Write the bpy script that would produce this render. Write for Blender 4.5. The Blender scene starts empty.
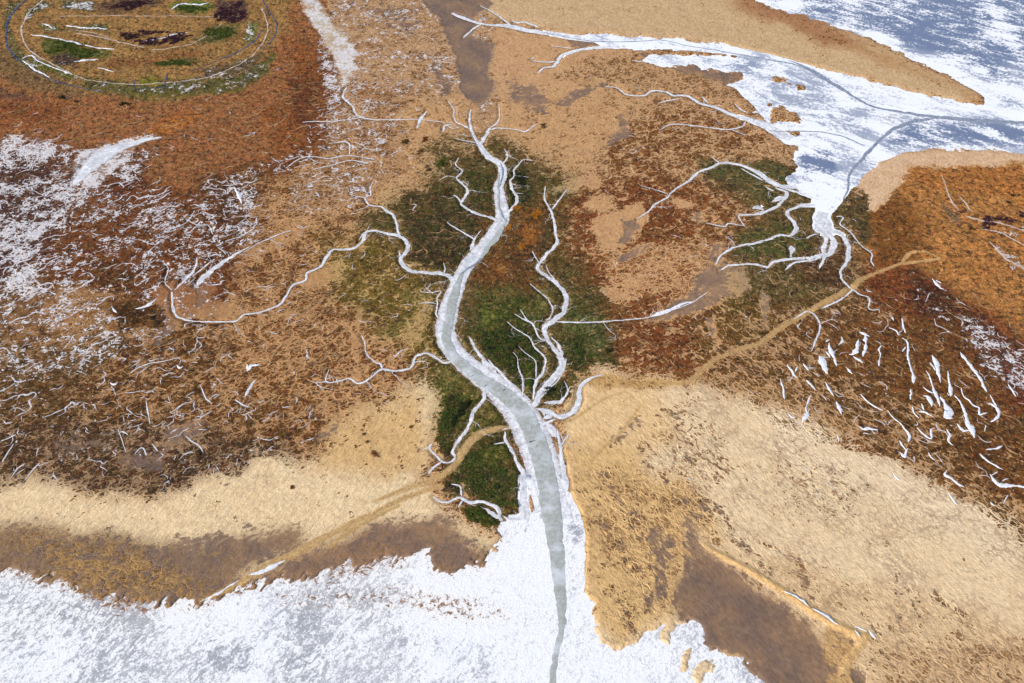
import bpy, bmesh, math, random
import numpy as np
from mathutils import Vector
random.seed(4); RNG = np.random.default_rng(11)

# ------------------------------------------------------------------ camera geometry (survey from the air)
W, HH = 1024, 683
CAM_H = 450.0; PITCH = math.radians(45.0); FPX = 1098.0
cp, sp = math.cos(PITCH), math.sin(PITCH)
def at(px, py):
    """photo pixel -> point on the z = 0 plain (metres)"""
    px = np.asarray(px, float); py = np.asarray(py, float)
    a = (px-W/2)/FPX; b = (HH/2-py)/FPX
    dy = cp+b*sp; dz = -sp+b*cp
    t = CAM_H/(-dz)
    return a*t, dy*t
def chart(x, y):
    """inverse of at(): map coordinates of a ground point"""
    y = np.clip(y, 60, 1e9)
    d = y*cp+CAM_H*sp; u = y*sp-CAM_H*cp
    return W/2+FPX*x/d, HH/2-FPX*u/d
def mpp(px, py):
    """metres per pixel across, at a map position"""
    x, y = at(px, py)
    return (y*cp+CAM_H*sp)/FPX

# ------------------------------------------------------------------ numpy noise
LAT = RNG.random((8, 256, 256))
def vnoise(x, y, k=0):
    xi = np.floor(x).astype(int); yi = np.floor(y).astype(int)
    fx = x-xi; fy = y-yi
    fx = fx*fx*(3-2*fx); fy = fy*fy*(3-2*fy)
    L = LAT[k % 8]
    a = L[yi & 255, xi & 255]; b = L[yi & 255, (xi+1) & 255]
    c = L[(yi+1) & 255, xi & 255]; d = L[(yi+1) & 255, (xi+1) & 255]
    return (a*(1-fx)+b*fx)*(1-fy)+(c*(1-fx)+d*fx)*fy
def fbm(x, y, oct=4, k=0, rough=0.55):
    s = 0; a = 1; t = 0; f = 1
    for i in range(oct):
        s = s+a*(vnoise(x*f+17.3*i+k*31.7, y*f+9.1*i+k*7.7, k+i)-0.5); t += a; a *= rough; f *= 2.03
    return s/t*2          # about -0.7 .. 0.7
def sstep(a, b, x):
    t = np.clip((x-a)/(b-a), 0, 1); return t*t*(3-2*t)

# ------------------------------------------------------------------ frozen creeks: (name, [(px, py, width_px), ...])
def C(s): 
    v = [float(t) for t in s.replace(';', ' ').replace(',', ' ').split()]
    return [(v[i], v[i+1], v[i+2]) for i in range(0, len(v), 3)]
CREEKS = [
 # main tidal creek
 ('main', C('471,109,1.2 469.7,116,1.8 470.5,125,3 475,137.6,4 480.7,144.7,5.5 487.8,155,7 498,162,8 502.5,168,8.5 502.5,176,9 499,185,10 499.5,194,11 502,207,13 502,219,14 494,232,14.5 487,241,14 476,254,15.5 465,268,15 458,282,15 452,298,18 447,316,20 446,334,20 453,350,21 467,364,23 485,377,27 502,391,31 517,408,34 530,430,35 541,460,35 553,500,36 558,530,48 560,580,44')),
 ('headwater', C('447.8,100,0.9 454,109.4,1.4 453.3,114,1.4 457,122,1.6 464.3,125,2 469,128,3')),
 ('headwater', C('446,124,.8 453,128,1 460,126,1.2')),
 ('headwater', C('454.9,137.6,0.8 465.8,140.4,1.3 477,142,1.6')),
 ('headwater', C('498.7,103,0.8 499.5,117.2,1.8 496,123,2.2 489.3,128.5,3 484.6,136.8,4.5 480.7,145,5')),
 ('headwater', C('538,123,0.8 531,127,1.8 525.4,131.3,1.8 516,129,1.7 500.3,127.4,2 489.3,129,2.5')),
 ('headwater', C('504,148,0.8 508,155,1.4 505,161,1.8 501,163,2')),
 ('headwater', C('509,150,0.7 506,154,1 508,156,1.2')),
 ('east', C('533,160,1 524,159,1.4 518,164.5,1.8 513.6,170.5,2 515,175,2.4 510.5,180,2.8 512,188,3.4 517,198,4 514.4,204,4 508,211,4.5 503,217,5')),
 ('east', C('529,177,0.9 521,175.5,1.1 515,175,1.4')),
 ('west', C('459,157,1.2 455.6,164.3,1.6 462.7,170.5,1.8 456.4,177.6,2 463,184,2.4 467.5,190,2.8 465,197,2.8 461,203,3 468,209,3.2 480,214.5,3.4 492,217,3.5 500,222,3.5')),
 ('west', C('438,181,0.8 447,175.5,1.1 456,177,1.2')),
 ('west', C('446,194,0.7 456.4,196,1.6 461,203,2')),
 ('west', C('447,221,0.9 451,225,1.8 458,229,2 466,233.5,2.2 473.5,239,2.6 470,250,5')),
 ('west', C('481,230,1 476,236,2 472,244,3.5')),
 ('west', C('443.5,262,0.9 445,268,1.2 444,273,1.6')),
 ('west', C('420,291,0.9 431,292,1.1 441,290.5,1.3 437,297,1.4 437.5,304,1.6 436,311,2 438,318,2.5')),
 ('west', C('418.5,303,0.8 427,301.5,1.1 436,303.5,1.3')),
 # long winding left creek
 ('left', C('172,291,2 172.5,306,3 177.5,316,2.6 195,321,1.8 215,321.5,1.8 235,321,2 244,314,2.2 256,312.5,2.4 278.5,304.7,2.6 286,296,2.8 292,285,3 306,279.7,3.2 307,272,3.2 321,266,3.2 327,256,3.4 333.5,249,3.6 351,248.5,3.6 362,241,3.8 365,232.5,3.4 373.5,230,3.6 388.5,233.5,4 401,236.5,4.2 408,244,4.6 406,251,4.6 401,257,4.6 402.5,264,4.6 411,270,4.8 428.5,272.5,4.8 441,272.5,5 451,277,6 455,287,8')),
 ('left', C('373.5,181,1 370,188.5,1.5 371,194.5,1.6 365,197,1.8 370,204.7,2 381,206,2.2 386,209.7,2.6 392,213.5,3 397,222,3 398,231,2.6 401,236,3')),
 ('left', C('350,193.5,.7 357,196,1.1 366,197,1.4')),
 ('left', C('359,240,.8 361,236,1.4 365,232,2')),
 ('left', C('355,210,.7 364,207.5,.9 370,204.5,1.2')),
 ('left', C('399,250,1.4 400,255,2.6 402,261,3')),
 ('leftlow', C('329,369,1 326,380,1.5 333.5,382,1.8 348.5,378,2 358.5,383,2.3 371,377,2.5 381,369.5,3 396,370.7,3.2 411,367,3.3 414.7,357,3.2 426,353,3.2 436,357,3 443.5,362,3 455,359,3.5')),
 ('leftlow', C('361,334,1 364.7,342,1.3 366,352,1.5 373.5,360.7,1.8 381,364,2 382,369,2.4')),
 ('leftlow', C('310,381,.7 320,382,1 328,381,1.4')),
 # second creek right of the green thicket
 ('right', C('545.7,186,1 544.5,198.5,1.8 550.7,209.7,2.4 554.5,221,3 556,234,3.2 557.5,243,3.6 547,253.5,4 540,262,4.2 538,269,4.4 549.5,277,4.6 559.5,285,5 566,296,6 564.5,308.5,6.4 556,318.5,6.4 546.5,325,6.5 545,331,6 547,338,5 552,346,5.5 559,354,7 562.5,361,7.5 560,369,8 553,378,9.5 544,388,10 538,398,8 533,406,6')),
 ('right', C('567,188.5,0.9 562,196,1.4 557,202,1.7 552,209,2')),
 ('right', C('555,321,2.2 572,322,2.4 590,322,2.2 612,320.5,1.6 630,319,1.3 648,317,1.4 668,311,1.4 690,303,1.3 708,292,1')),
 ('right', C('507,321,0.9 515,328,1.3 529,336.4,1.5 535,347,2.2 544.4,356.3,2.2 545.6,363.4,2.6 542,373,4 536,381,3.5 534,392,3 533,400,3')),
 ('right', C('524.5,318,1.4 532.7,323.5,2.2 537.4,334,2.2 541,339,2 546,340,2')),
 ('right', C('518.6,345.8,0.8 525.7,352.8,1.2 535,359.9,1.3 536.2,369.2,1.8 536,378,2')),
 ('right', C('512.8,351.7,0.7 517.5,357.5,1.2 518.6,366.9,1.6 523,381,2.4 522.5,394,2.6')),
 ('right', C('530,282.7,1 542.6,293.7,1.6 547.4,297,1.8 552.8,308,1.8 550.5,316,1.8 546.5,320,2')),
 ('right', C('520,308.6,.9 527,318.7,1.8 534.8,325,2')),
 ('right', C('514.4,313,.8 523.8,319,1.4 531,322,1.8')),
 ('right', C('546,265,.8 549,272,1.2 555,279,1.5')),
 ('right', C('566,357,1.2 565,366,1.4 558.5,379,1.4 549,389,1.6 541,398,1.4')),
 ('right', C('551,336,1 556,341,3 560,348,4 563,356,3')),
 ('right', C('532,250,.8 535,256,1.2 539,262,1.5')),
 ('right', C('564,380,.8 568,389,1.2 566,395,2')),
 # side arms beside the main creek
 ('side', C('469,336,2 473,344,3.5 481,355,4.5 488,364,5.5 497,372,5')),
 ('side', C('488,359,1.5 497,368,2.6 507,379,3 518,391,3 531,404,3')),
 ('side', C('480,379,1.5 482.5,385,1.5 485,391,4 483,400.5,4.4 473,413,4.4 469,424,4 459.7,438.8,4.2 453.5,448.4,3.8 454.5,457,3.4 450.8,462,2.8 442,461,2.6 434,454,2.4 429.5,447,2 432.3,443,1.4')),
 ('side', C('485,386,3 492,384,3.5 499,389,4')),
 ('side', C('442,461.4,2 432.3,467.6,2.2 428.9,474,1.8')),
 ('side', C('422,449,.8 429,447,1.4')),
 ('side', C('505,431,1.8 505.5,440,3 513,452,3.8 519,465,4.5 522.5,474,6.5 522.6,485,7.5 523.8,497,9 525,511,10 528,522,12')),
 ('side', C('494,444,1 503,442,1.8 506,441,2')),
 ('side', C('502,430,2 509,427,2.2 514,427,2.4')),
 ('side', C('433.5,495.7,1.6 439.4,500.4,2.4 447.6,501.6,3.4 457,497,3.6 463,498,4 471,501.6,5 480.4,500.6,4.6 492,504,4.6 499,510,4.6 500.5,517,3.4 506,523.9,4 516.8,525,5.5 527,521.5,8')),
 ('side', C('451,483.4,1.5 460,486,1.8 461.6,496,2')),
 ('side', C('458,507.4,2.4 463,499,2.6')),
 ('side', C('484,507.4,3.5 490,511,6 497,516,5 503,520,4')),
 ('side', C('503,515,4 512,519,8 522,518,9')),
 ('side', C('499,527,3 506,529,3.6 512,531,3')),
 ('spit', C('534,408,3.5 545,409,4 552,412,5 557,416,6 563,416,7 570,413,7 576,407,6.6 579,399,6.4 578.5,391,5.6 582,384,4.6 592,377,3.2 604.5,374,1.4')),
 ('spit', C('541,410,8 548,414,12 543,418,8')),
 ('spit', C('541,425,6 549,421,4 556,418,3')),
 ('spit', C('547,420,6 552,430,10 556,437,8')),
 ('spit', C('557,428,2 559.5,440,3.6 561,452,5 564,470,6 568,490,5')),
 ('spit', C('558,448,1.4 564,441,2.4 569,433,1.6')),
 ('spit', C('544,402,5 552,402,6 560,401,4.5 566,394,3 570,386,1.2')),
 # north-east network
 ('ne', C('637,218.5,1.2 647,212,1.8 655.7,203.5,2 668,197,2.2 669.5,193.5,2.4 678,187,2.5 689.5,180,2.7 695.5,174,4 702,170,3.4 713.4,166.7,3.4 722,162.5,3.8 732.7,162.5,3.8 745,166,4.2 757.3,171.5,4.6 768,179.5,5 779,185,5.5 793,187,4.6 810,190,5 828,196,7')),
 ('ne', C('711.6,156,.9 715,159,1.6 720,163,2')),
 ('ne', C('640,185,.7 655,189,1 668,193.5,1.4')),
 ('ne', C('741,168,1 752,174,2 764,180,3')),
 ('ne', C('775,186,4 787,192,4.4 785.4,197.4,4.2 778.4,204.5,3.8 768,210,3.4 757.3,213.3,4 746.8,214,3.4 739,215,2.2 740.6,219.4,2 745,226,1.4')),
 ('ne', C('772,201,4 780,198,5 786,195,4')),
 ('ne', C('752,208,4 758,206,6.5 764,209,4')),
 ('ne', C('765,186,2 771,189,4.5 775,190,3')),
 ('ne', C('706,222,1 717,225,1.4 726,226,1.8 728,223,1.6 745,225.5,1.3')),
 ('ne', C('778,186,3 792,190,4 806,194,5 816,196,6')),
 ('ne', C('715,265,1.6 722,254,2.6 738,246,3.2 755.6,242.2,3.3 768,239,3.4 778.4,235,3.8 790.7,234.5,4 796.5,229,4.2 795,222,4 789,216.5,4 787,211,4 794,207.5,4.2 806.5,204.5,5 824,205,6')),
 ('ne', C('720,270,2.4 729,265,3 746.8,263.4,3.2 757,264,3.4 768,266.5,3.6 775,260.7,3.8 792.5,258,4 810,257,4.4 826,253.5,5')),
 ('ne', C('785,270,2 794,262.5,3 810,259.8,3.6 822,256,4')),
 ('ne', C('790.5,257,1.6 792,252,3 792.5,248,7.5 791,245,6')),
 ('ne', C('838,192,13 832,201,14 824,210,13 820,220,11 819.5,228,9 826,237,5.6 823.5,248,5.6 824.5,256,4.6 819.5,268,2')),
 ('ne', C('806,238,1.6 812,235,2.4 819,233,3')),
 ('ne', C('824,226,5 834,240,6.5 832,250,6.5 826,256,5')),
 ('ne', C('826,216,6 831,229,6.6 840,232.6,5.6 847,241,5.4 849,254,5.4 845.5,263,4.6 840.5,270.6,3.4 842,278,2.8 849,286,2.2 853,289,2 861,294.6,1.6 868,296,1.5 870,301,1.5 868,307,1.4 872,309.6,1.2 879,309,1 880,313,.8')),
 ('ne', C('824,222,2.5 829,226,2 832,229,1')),
 ('ne', C('836,216,1.2 843.5,216.8,1.6 840,223.5,1.5 851,232,1.4 861,244.6,1.5 872,253,1.6 871.3,260,1.5 874.5,266,1')),
 ('ne', C('853,289,1.6 845,296,1.8 833,303,1.8 822,308,1.4')),
 ('ne', C('793,320,1.6 801,314,2 808,310.5,2 816,316,2 820,325,2.2 818,335,2 814,345,1.8 811,351,1')),
 ('north', C('604.5,86,1 617,87.5,1.8 627,94,2.3 644.5,95,2.8 652,90,2.8 664.5,91,3 674.5,95,3.6 687,95,3.8 699.5,102.5,4.2 717,107.5,5 732,114,6 749.5,119,8 768,126,11 790,139,16')),
 ('north', C('660,129.5,.9 672,124,1.7 692,125,1.8 712,127.5,1.9 729.5,129,2 742,126,2 746,120,2.2')),
 ('north', C('731,129,1 747,135,1.2')),
 ('north', C('735,103,1 741,109,2.2 748,112,2.4')),
 ('north', C('702,96,1.4 709,103,2')),
 ('north', C('752,112,4 760,111,3 766,116,4')),
 ('north', C('658,103,1.6 668,100,2 680,98,1.4')),
 ('river', C('453,13,3.5 462,17,6 471,20,5 481,23,4 496,24.5,5 512,26,8 530,30,7.5 549.5,33,7 577,37,7.5 600,39,9 637,42,14 674,44.5,13 700,47,12 737,51,11 768,58,14 800,68,20')),
 ('river', C('463,38,2.4 468,33,3 474,28,3 482,23,3')),
 ('river', C('537,73,1.4 545,67,3 555,65,4 560,57,4 569.5,52,4 587,48,4 612,46,5 637,46,6')),
 ('river', C('532,60,1.4 545,61.5,1.8 556,61,2.4')),
 ('river', C('551,45.5,.8 560,46.5,1.3 572,48,1.6')),
 ('river', C('531,59,3 535,57,1')),
 ('river', C('500,17,1.6 506,21,2.4 512,25,3')),
 ('river', C('512,20,1.2 518,22,3 524,21,2 532,24,3 540,27,3')),
 ('river', C('632,60,1.2 640,61,1.6 650,60,2')),
 ('river', C('480,5,.8 490,10,1.4 503,18,2')),
 # north-west trickles
 ('main', C('74,184,7 84,172,13 96,160,20 110,151,18 124,145,12 138,141,8 150,138,5 162,137,2')),
 ('nw', C('347,86,1.4 343,96,2.6 352,105,2.4 358,115,2 373,119,2 396,119,1.6 420,119,1.3 445,122,1')),
 ('nw', C('302,122,1 314,121,1.3 332,121,1.5 348,119,1.6 366,116,1.8')),
 ('nw', C('417,128,2.6 421,118,4 427,110,1.6')),
 ('nw', C('443,132,2 445,125,3.5 452,124,2')),
 ('nw', C('285,168,1 300,158,1.5 312,156,1.2 328,158,1.4 345,155,1.3 362,157,1.4 375,159,2.2')),
 ('nw', C('312,169,.9 330,165,1.3 350,160,1.4 368,163,2')),
 ('nw', C('328,143,1 346,141,1.7 350,146,1.8 349,155,1')),
 ('nw', C('197,285,6 205,275,8 222,262,6 240,251,3 250,246,1.2')),
 ('nw', C('174,290,2 185,279,3.6 195,268,3 197,256,1.4')),
 ('nw', C('172,290,1.2 165,282,1.3 168,268,1.2 163,262,.9')),
 ('nw', C('192,276,1 202,268,2 215,258,1.5')),
 ('nw', C('243,252,.8 260,242,1.6 278,234,1.6 292,230,1')),
 ('nw', C('226,240,.9 240,236,1.3 254,228,1.4')),
 ('nw', C('186,218,.9 196,224,1.4 208,225,1.3 213,234,1.2')),
 ('nw', C('160,235,1 172,228,1.4 186,222,1.2 195,210,1')),
 ('nw', C('130,373,1 138,367,1.5 150,363,2 166,360,1.3 180,357,1')),
 ('nw', C('2,462,1.2 9,450,1.5 14,443,1')),
 ('nw', C('10,478,1 18,468,1.8 25,463,1')),
 ('nw', C('24,480,.8 32,470,1.4 40,462,1')),
 ('nw', C('0,441,1 8,438,1.4 16,434,1')),
 ('nw', C('118,428,.8 126,452,.8'  )),
 ('nw', C('185,435,1 192,441,1.6 199,446,1.6 203,452,1')),
 ('nw', C('134,454,1 142,447,1.4 147,455,1.3')),
 ('nw', C('152,443,1 158,451,1.4')),
 ('nw', C('128,434,.9 122,431,1.5 118,434,.8')),
 ('nw', C('146,400,1 148,412,1.4 150,424,1')),
 ('nw', C('235,399,1 242,404,2.4 249,407,1.6')),
 ('nw', C('256,379,2 250,386,3 245,396,3.4')),
 ('nw', C('200,384,1 206,398,1.6 212,403,1')),
]
# slush-grey open middle of the main creek and dark leads in the ice: (px, py, w)
LEADS = [
 ('slush', C('463,272,2 457,284,7 453,300,9 449,318,9 446,335,9 450,350,10 462,364,12 480,378,14 497,389,16 512,400,18 524,413,19 533,432,19 540,452,20 546,476,20 550,502,20 554,530,18 557,550,16 559,575,14 561,600,11 562,622,8 558,645,6 554,665,6.5 552,700,8')),
 ('slush', C('507,217,1.5 502,228,4.5 494,240,6 484,252,4.5 477,262,2')),
 ('slush', C('499,172,1.4 498,186,2 499,205,2.4 502,217,1.4')),
 ('lead', C('459,275,1 468,268,2.2 478,261,2 483,256,1')),
 ('lead', C('500,162,.8 503,171,1.4 501,181,1.2 498,188,.9')),
 ('lead', C('501,210,.8 504,218,1.2 507,221,.8')),
 ('lead', C('544,32,.8 587,40,1.2 632,41,1.4 662,39.5,1.2 687,45,1.4 724,51,1.5 768,59,2 798,64.5,2.4 818,75,3.4 840,87.5,3.8 860.5,100,3.4 880,107.5,3.4 918,114,4.4 955,118,6.5 993,121,7.5 1024,122,4.5 1080,124,4')),
 ('lead', C('843,200,1 848,188,2 849,178,2.4 853,168,3 868,152.5,3.6 878,141,3 893,129,4.4 913,121,5 935,118,4')),
 ('lead', C('768,130,.8 788,131,1.2 818,131,1.6 843,136,1.8 866,146,1.4')),
 ('lead', C('790,60,1 812,70,4 835,84,5 850,93,2')),
 ('lead', C('770,100,.8 790,104,1 812,101,1.2')),
]
# ------------------------------------------------------------------ ice sheets and land masses (px polygons)
def PG(s): 
    v = [float(t) for t in s.replace(',', ' ').split()]
    return [(v[i], v[i+1]) for i in range(0, len(v), 2)]
BAY = PG('-300,560 0,568 12,563 25,571 50,579 70,582 90,591 112,599 140,606 168,607 197,606 207,600 226,590 246,582 262,580 281,575 306,576 322,573 341,569 363,566 381,559 396,561 412,554 424,553 434,561 443,571 456,568 470,565 484,564 491,553 502,546 508,537 506,527 520,522 560,520 578,520 582,560 583,585 588,590 593,604 595,629 602,644 614,650 628,646 638,641 648,628 652,631 665,621 660,636 667,641 675,627 689,619 701,623 704,637 712,648 727,654 742,656 751,670 765,684 800,720 820,1400 -300,1400')
DELTA = PG('560,34 640,35 687,39 737,46 768,54 815,66 850,75 890,84 930,95 968,104 983,104 989,99 984,94 955,79 925,65 900,52 868,39 822,21 768,5 750,-4 700,-30 600,-160 1500,-160 1500,170 1024,152 1000,149 970,147 930,149 900,155 880,163 866,173 852,189 843,202 828,212 816,206 808,196 795,188 786,178 800,166 788,156 794,144 800,132 786,130 770,126 756,110 745,96 726,84 742,78 728,73 700,71 675,66 652,64 640,59 652,54 700,54 735,55 720,52 674,50 640,49 600,44')
ISLES = [PG('670,63 690,64 715,72 740,72 742,78 726,82 712,79 690,73'), PG('770,104 780,104 798,114 801,122 790,124 772,120'), PG('768,131 786,132 790,139 796,150 790,160 780,150 765,148'),
         PG('770,76 780,78 800,86 812,90 806,91 788,84'), PG('573,40 590,41 598,44 585,48 574,46')]
BAYHOLES = [PG('683,655 692,645 694,655 690,668 682,668'), PG('700,662 712,659 711,672 698,680 694,676'), PG('412,598 425,606 445,612 462,618 452,622 430,612 412,608'), PG('528,575 533,578 533,600 529,600'), PG('590,630 595,633 596,643 590,641'), PG('603,652 607,652 607,658 603,657'),
            PG('128,1628 140,1624 150,622 148,628 132,633'), PG('143,641 155,639 160,645 148,648'), PG('551,592 554,592 554,604 551,604'), PG('168,612 180,604 190,603 182,614 172,617')]
TRACKS = [ # drove road over the marsh and tracks: (px, py, width)
 C('511,427,5 497,429,6.5 482,433,7 470.6,441.6,7 462.4,452.5,6.5 455.6,463.4,6 447,472,6 432,480,6 410,487,5 392,494,4 375,501,3'),
 C('440,486,4 420,492,4 398,501,5 372,514,6 345,527,7 318,541,8 292,555,8 270,564,7 246,580,7 225,590,5 200,601,3'),
 C('330,546,5 345,534,5 362,524,4 382,513,4 400,505,3'),
 C('939,259,1.8 921,261.7,2.2 902,264,2.6 888,268.6,3 872,275,3.4 861,280,4.4 853,287,5 840,294,5 820,305,5 800,316,5 780,328,5 762,342,4.4 745,348,4'),
 C('902,263,1.6 907.5,255,2 916,252,2 927,252.8,2 934,256,2 939,260,2'),
 C('762,343,3 737,350,3.4 712,362,3.4 700,373,3 690,381,3 674,383,2.4 657,381.5,2 640,377,1.6'),
 C('641,405,1.6 630,421,2.2 618,435,2.2 603,449,2 593,460,1.4'),
 C('566,421,2.5 575,418,2.5 590,408,2 606,398,1.6 624,392,1.6'),
]

# ------------------------------------------------------------------ raster of the survey (2 px cells)
U0, U1, V0, V1, ST = -200, 1224, -100, 800, 2.0
ru = np.arange(U0, U1+1, ST); rv = np.arange(V0, V1+1, ST)
RU, RV = np.meshgrid(ru, rv)
rxw, ryw = at(RU, RV)
def seg_dist(PX, PY, ax, ay, bx, by):
    dx, dy = bx-ax, by-ay; L = dx*dx+dy*dy+1e-9
    t = np.clip(((PX-ax)*dx+(PY-ay)*dy)/L, 0, 1)
    return np.hypot(PX-ax-t*dx, PY-ay-t*dy), t
def poly_sdf(PX, PY, poly):
    ins = np.zeros(PX.shape, bool); d = np.full(PX.shape, 1e9)
    n = len(poly)
    for i in range(n):
        ax, ay = poly[i]; bx, by = poly[(i+1) % n]
        dd, _ = seg_dist(PX, PY, ax, ay, bx, by); d = np.minimum(d, dd)
        c = (ay > PY) != (by > PY)
        with np.errstate(divide='ignore', invalid='ignore'):
            xx = (bx-ax)*(PY-ay)/(by-ay+1e-12)+ax
        ins ^= c & (PX < xx)
    return np.where(ins, d, -d)
NZ = [fbm(rxw/s, ryw/s, 4, k) for s, k in ((60, 0), (22, 1), (9, 2))]
def srgb(r, g, b):
    f = lambda c: ((c/255+0.055)/1.055)**2.4 if c > 10 else c/255/12.92
    return np.array([f(r), f(g), f(b)])
KALB = 0.75
def col(r, g, b): return srgb(r, g, b)*KALB
R = dict(cover=np.full(RU.shape, 0.6), frost=np.zeros(RU.shape), mud=np.zeros(RU.shape), side=np.zeros(RU.shape),
         streak=np.full(RU.shape, .5), scrub=np.zeros(RU.shape), rise=np.zeros(RU.shape), spec=np.zeros(RU.shape), rill=np.zeros(RU.shape), grey=np.full(RU.shape, .35), brown=np.zeros(RU.shape))
VEG = np.ones(RU.shape+(3,))*col(128, 78, 38); SOIL = np.ones(RU.shape+(3,))*col(192, 148, 104)
def P(poly, feather=14, warp=18, op=1.0, veg=None, soil=None, **kw):
    if isinstance(poly, str): poly = PG(poly)
    d = poly_sdf(RU, RV, poly)+NZ[0]*warp+NZ[1]*warp*.6+NZ[2]*min(warp, 12)*.35
    m = sstep(-feather, feather, d)*op
    for k, v in kw.items(): R[k][:] = R[k]*(1-m)+v*m
    if veg is not None: VEG[:] = VEG*(1-m[..., None])+col(*veg)*np.array([.92, .84, .72])*m[..., None]
    if soil is not None: SOIL[:] = SOIL*(1-m[..., None])+col(*soil)*m[..., None]
def B(x, y, rx, ry=None, ang=0, warp=6, **kw):
    ry = ry or rx; a = math.radians(ang)
    pts = [(x+rx*math.cos(t)*math.cos(a)-ry*math.sin(t)*math.sin(a), y+rx*math.cos(t)*math.sin(a)+ry*math.sin(t)*math.cos(a)) for t in np.linspace(0, 2*math.pi, 14)[:-1]]
    P(pts, min(rx, ry)*.7, warp, **kw)
exec_layers = True
# ---- broad zones
P('-300,100 330,60 420,230 300,330 150,330 -300,330', 25, 20, cover=.78, veg=(126, 72, 36), soil=(164, 112, 72), frost=.48, rill=.35)
P('-300,325 120,325 300,300 440,330 430,395 340,440 300,480 200,505 -300,500', 25, 16, cover=.66, veg=(102, 64, 30), soil=(178, 134, 90), frost=.2, rill=.25)
P('-300,360 100,360 60,500 -300,500', 30, 16, cover=.72, veg=(94, 66, 34), soil=(162, 124, 84))
P('-300,425 160,420 290,440 300,478 200,500 0,488 -300,480', 12, 8, cover=.70, veg=(76, 50, 32), soil=(164, 130, 96), mud=.08)
P('240,170 440,200 440,330 410,400 330,430 220,400 230,300', 20, 14, cover=.58, veg=(116, 70, 34), soil=(186, 140, 94), frost=.0, rill=.08)
P('330,-200 520,-200 520,110 470,150 430,210 380,200 300,200 318,60', 20, 16, cover=.38, veg=(136, 92, 54), soil=(200, 158, 114), frost=.40, rill=.35, streak=.7)
P('300,60 420,100 440,150 400,200 300,200', 15, 12, cover=.52, veg=(134, 84, 40), soil=(196, 152, 106), frost=.42, rill=.5)
# top-left dune island
P('-300,-200 325,-200 330,80 290,150 180,190 60,160 -300,150', 8, 8, cover=.94, veg=(162, 106, 68), soil=(184, 136, 94), frost=.0, rill=0)
P('-300,130 160,150 110,210 -300,240', 12, 10, cover=.85, veg=(136, 88, 60), frost=.6, soil=(170, 140, 120), rill=.5)
P('-20,-60 300,-60 290,30 250,70 170,98 70,95 0,55', 8, 6, cover=.85, veg=(166, 128, 78), soil=(192, 148, 96), frost=.06, rill=.05)
P('-20,40 40,62 90,92 70,98 0,80', 6, 5, veg=(132, 104, 70))
P('80,75 150,86 235,78 262,60 270,72 235,92 150,98 90,95', 5, 4, veg=(112, 112, 52), frost=.3)
# the orange upland at right
P('870,160 1300,150 1300,420 1024,350 960,330 900,300 868,260 860,215', 16, 12, cover=.95, veg=(190, 132, 76), soil=(204, 156, 104), frost=.0, rill=0)
P('855,190 910,195 930,240 900,280 868,262', 14, 10, cover=.9, veg=(134, 84, 38))
P('880,255 960,300 1024,340 1200,400 1300,520 1024,470 960,430 880,330 850,290', 14, 10, cover=.86, veg=(124, 62, 32), soil=(170, 118, 80), frost=.10, rill=.15)
P('915,270 960,305 1024,350 1200,400 1200,420 1024,385 950,345 905,300', 10, 6, veg=(86, 42, 34), cover=.93, frost=.3)
P('965,320 1024,352 1200,420 1200,440 1024,400 975,360', 8, 6, frost=.62, veg=(120, 76, 66), side=1)
P('700,300 860,290 960,360 1024,440 1200,520 1200,540 1000,505 940,480 880,450 800,410 740,395 700,380', 14, 9, cover=.66, veg=(106, 70, 34), soil=(188, 146, 102), frost=.14, side=1, rill=.05)
P('780,310 960,320 1010,400 900,400 830,370', 16, 10, cover=.80, veg=(118, 74, 38), side=1)
P('950,400 1200,440 1200,540 1010,505 960,470', 12, 10, cover=.8, veg=(112, 70, 36), side=1, frost=.08)
P('870,160 930,150 1300,140 1300,185 1024,178 960,170 915,168 880,205 868,215 850,205', 5, 4, cover=.06, soil=(214, 176, 138), streak=.3)
# north-east marsh
P('530,55 660,50 800,75 800,190 700,180 640,190 560,170 500,110', 16, 10, cover=.50, veg=(128, 88, 50), soil=(194, 150, 106), frost=.05)
P('600,120 700,110 780,140 700,160 660,180 600,160', 14, 10, cover=.66, veg=(124, 76, 38))
P('640,50 740,80 760,110 720,110 640,90', 12, 8, frost=.12, side=.3)
P('300,-200 900,-200 830,20 990,98 960,106 768,56 680,40 560,30 500,20 470,0', 5, 4, cover=.06, soil=(200, 166, 124), streak=.4, frost=0)
P('690,-40 790,-20 830,28 920,66 985,96 980,106 900,70 830,45 740,10', 8, 8, soil=(182, 140, 94), cover=.15)
P('750,-5 830,22 870,45 820,50 780,20 740,5', 8, 8, soil=(170, 122, 84), cover=.3)
P('495,25 640,50 570,60 550,80 600,88 560,110 540,150 500,120 490,60', 8, 6, cover=.10, soil=(196, 152, 108), frost=0)
P('500,100 620,85 640,100 600,150 570,185 520,150 490,130', 12, 8, cover=.25, soil=(194, 150, 104), veg=(124, 84, 44))
P('400,105 470,100 480,150 450,200 400,220 350,240 370,200 410,160', 12, 8, cover=.3, soil=(194, 150, 104), frost=0, rill=.05)
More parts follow.
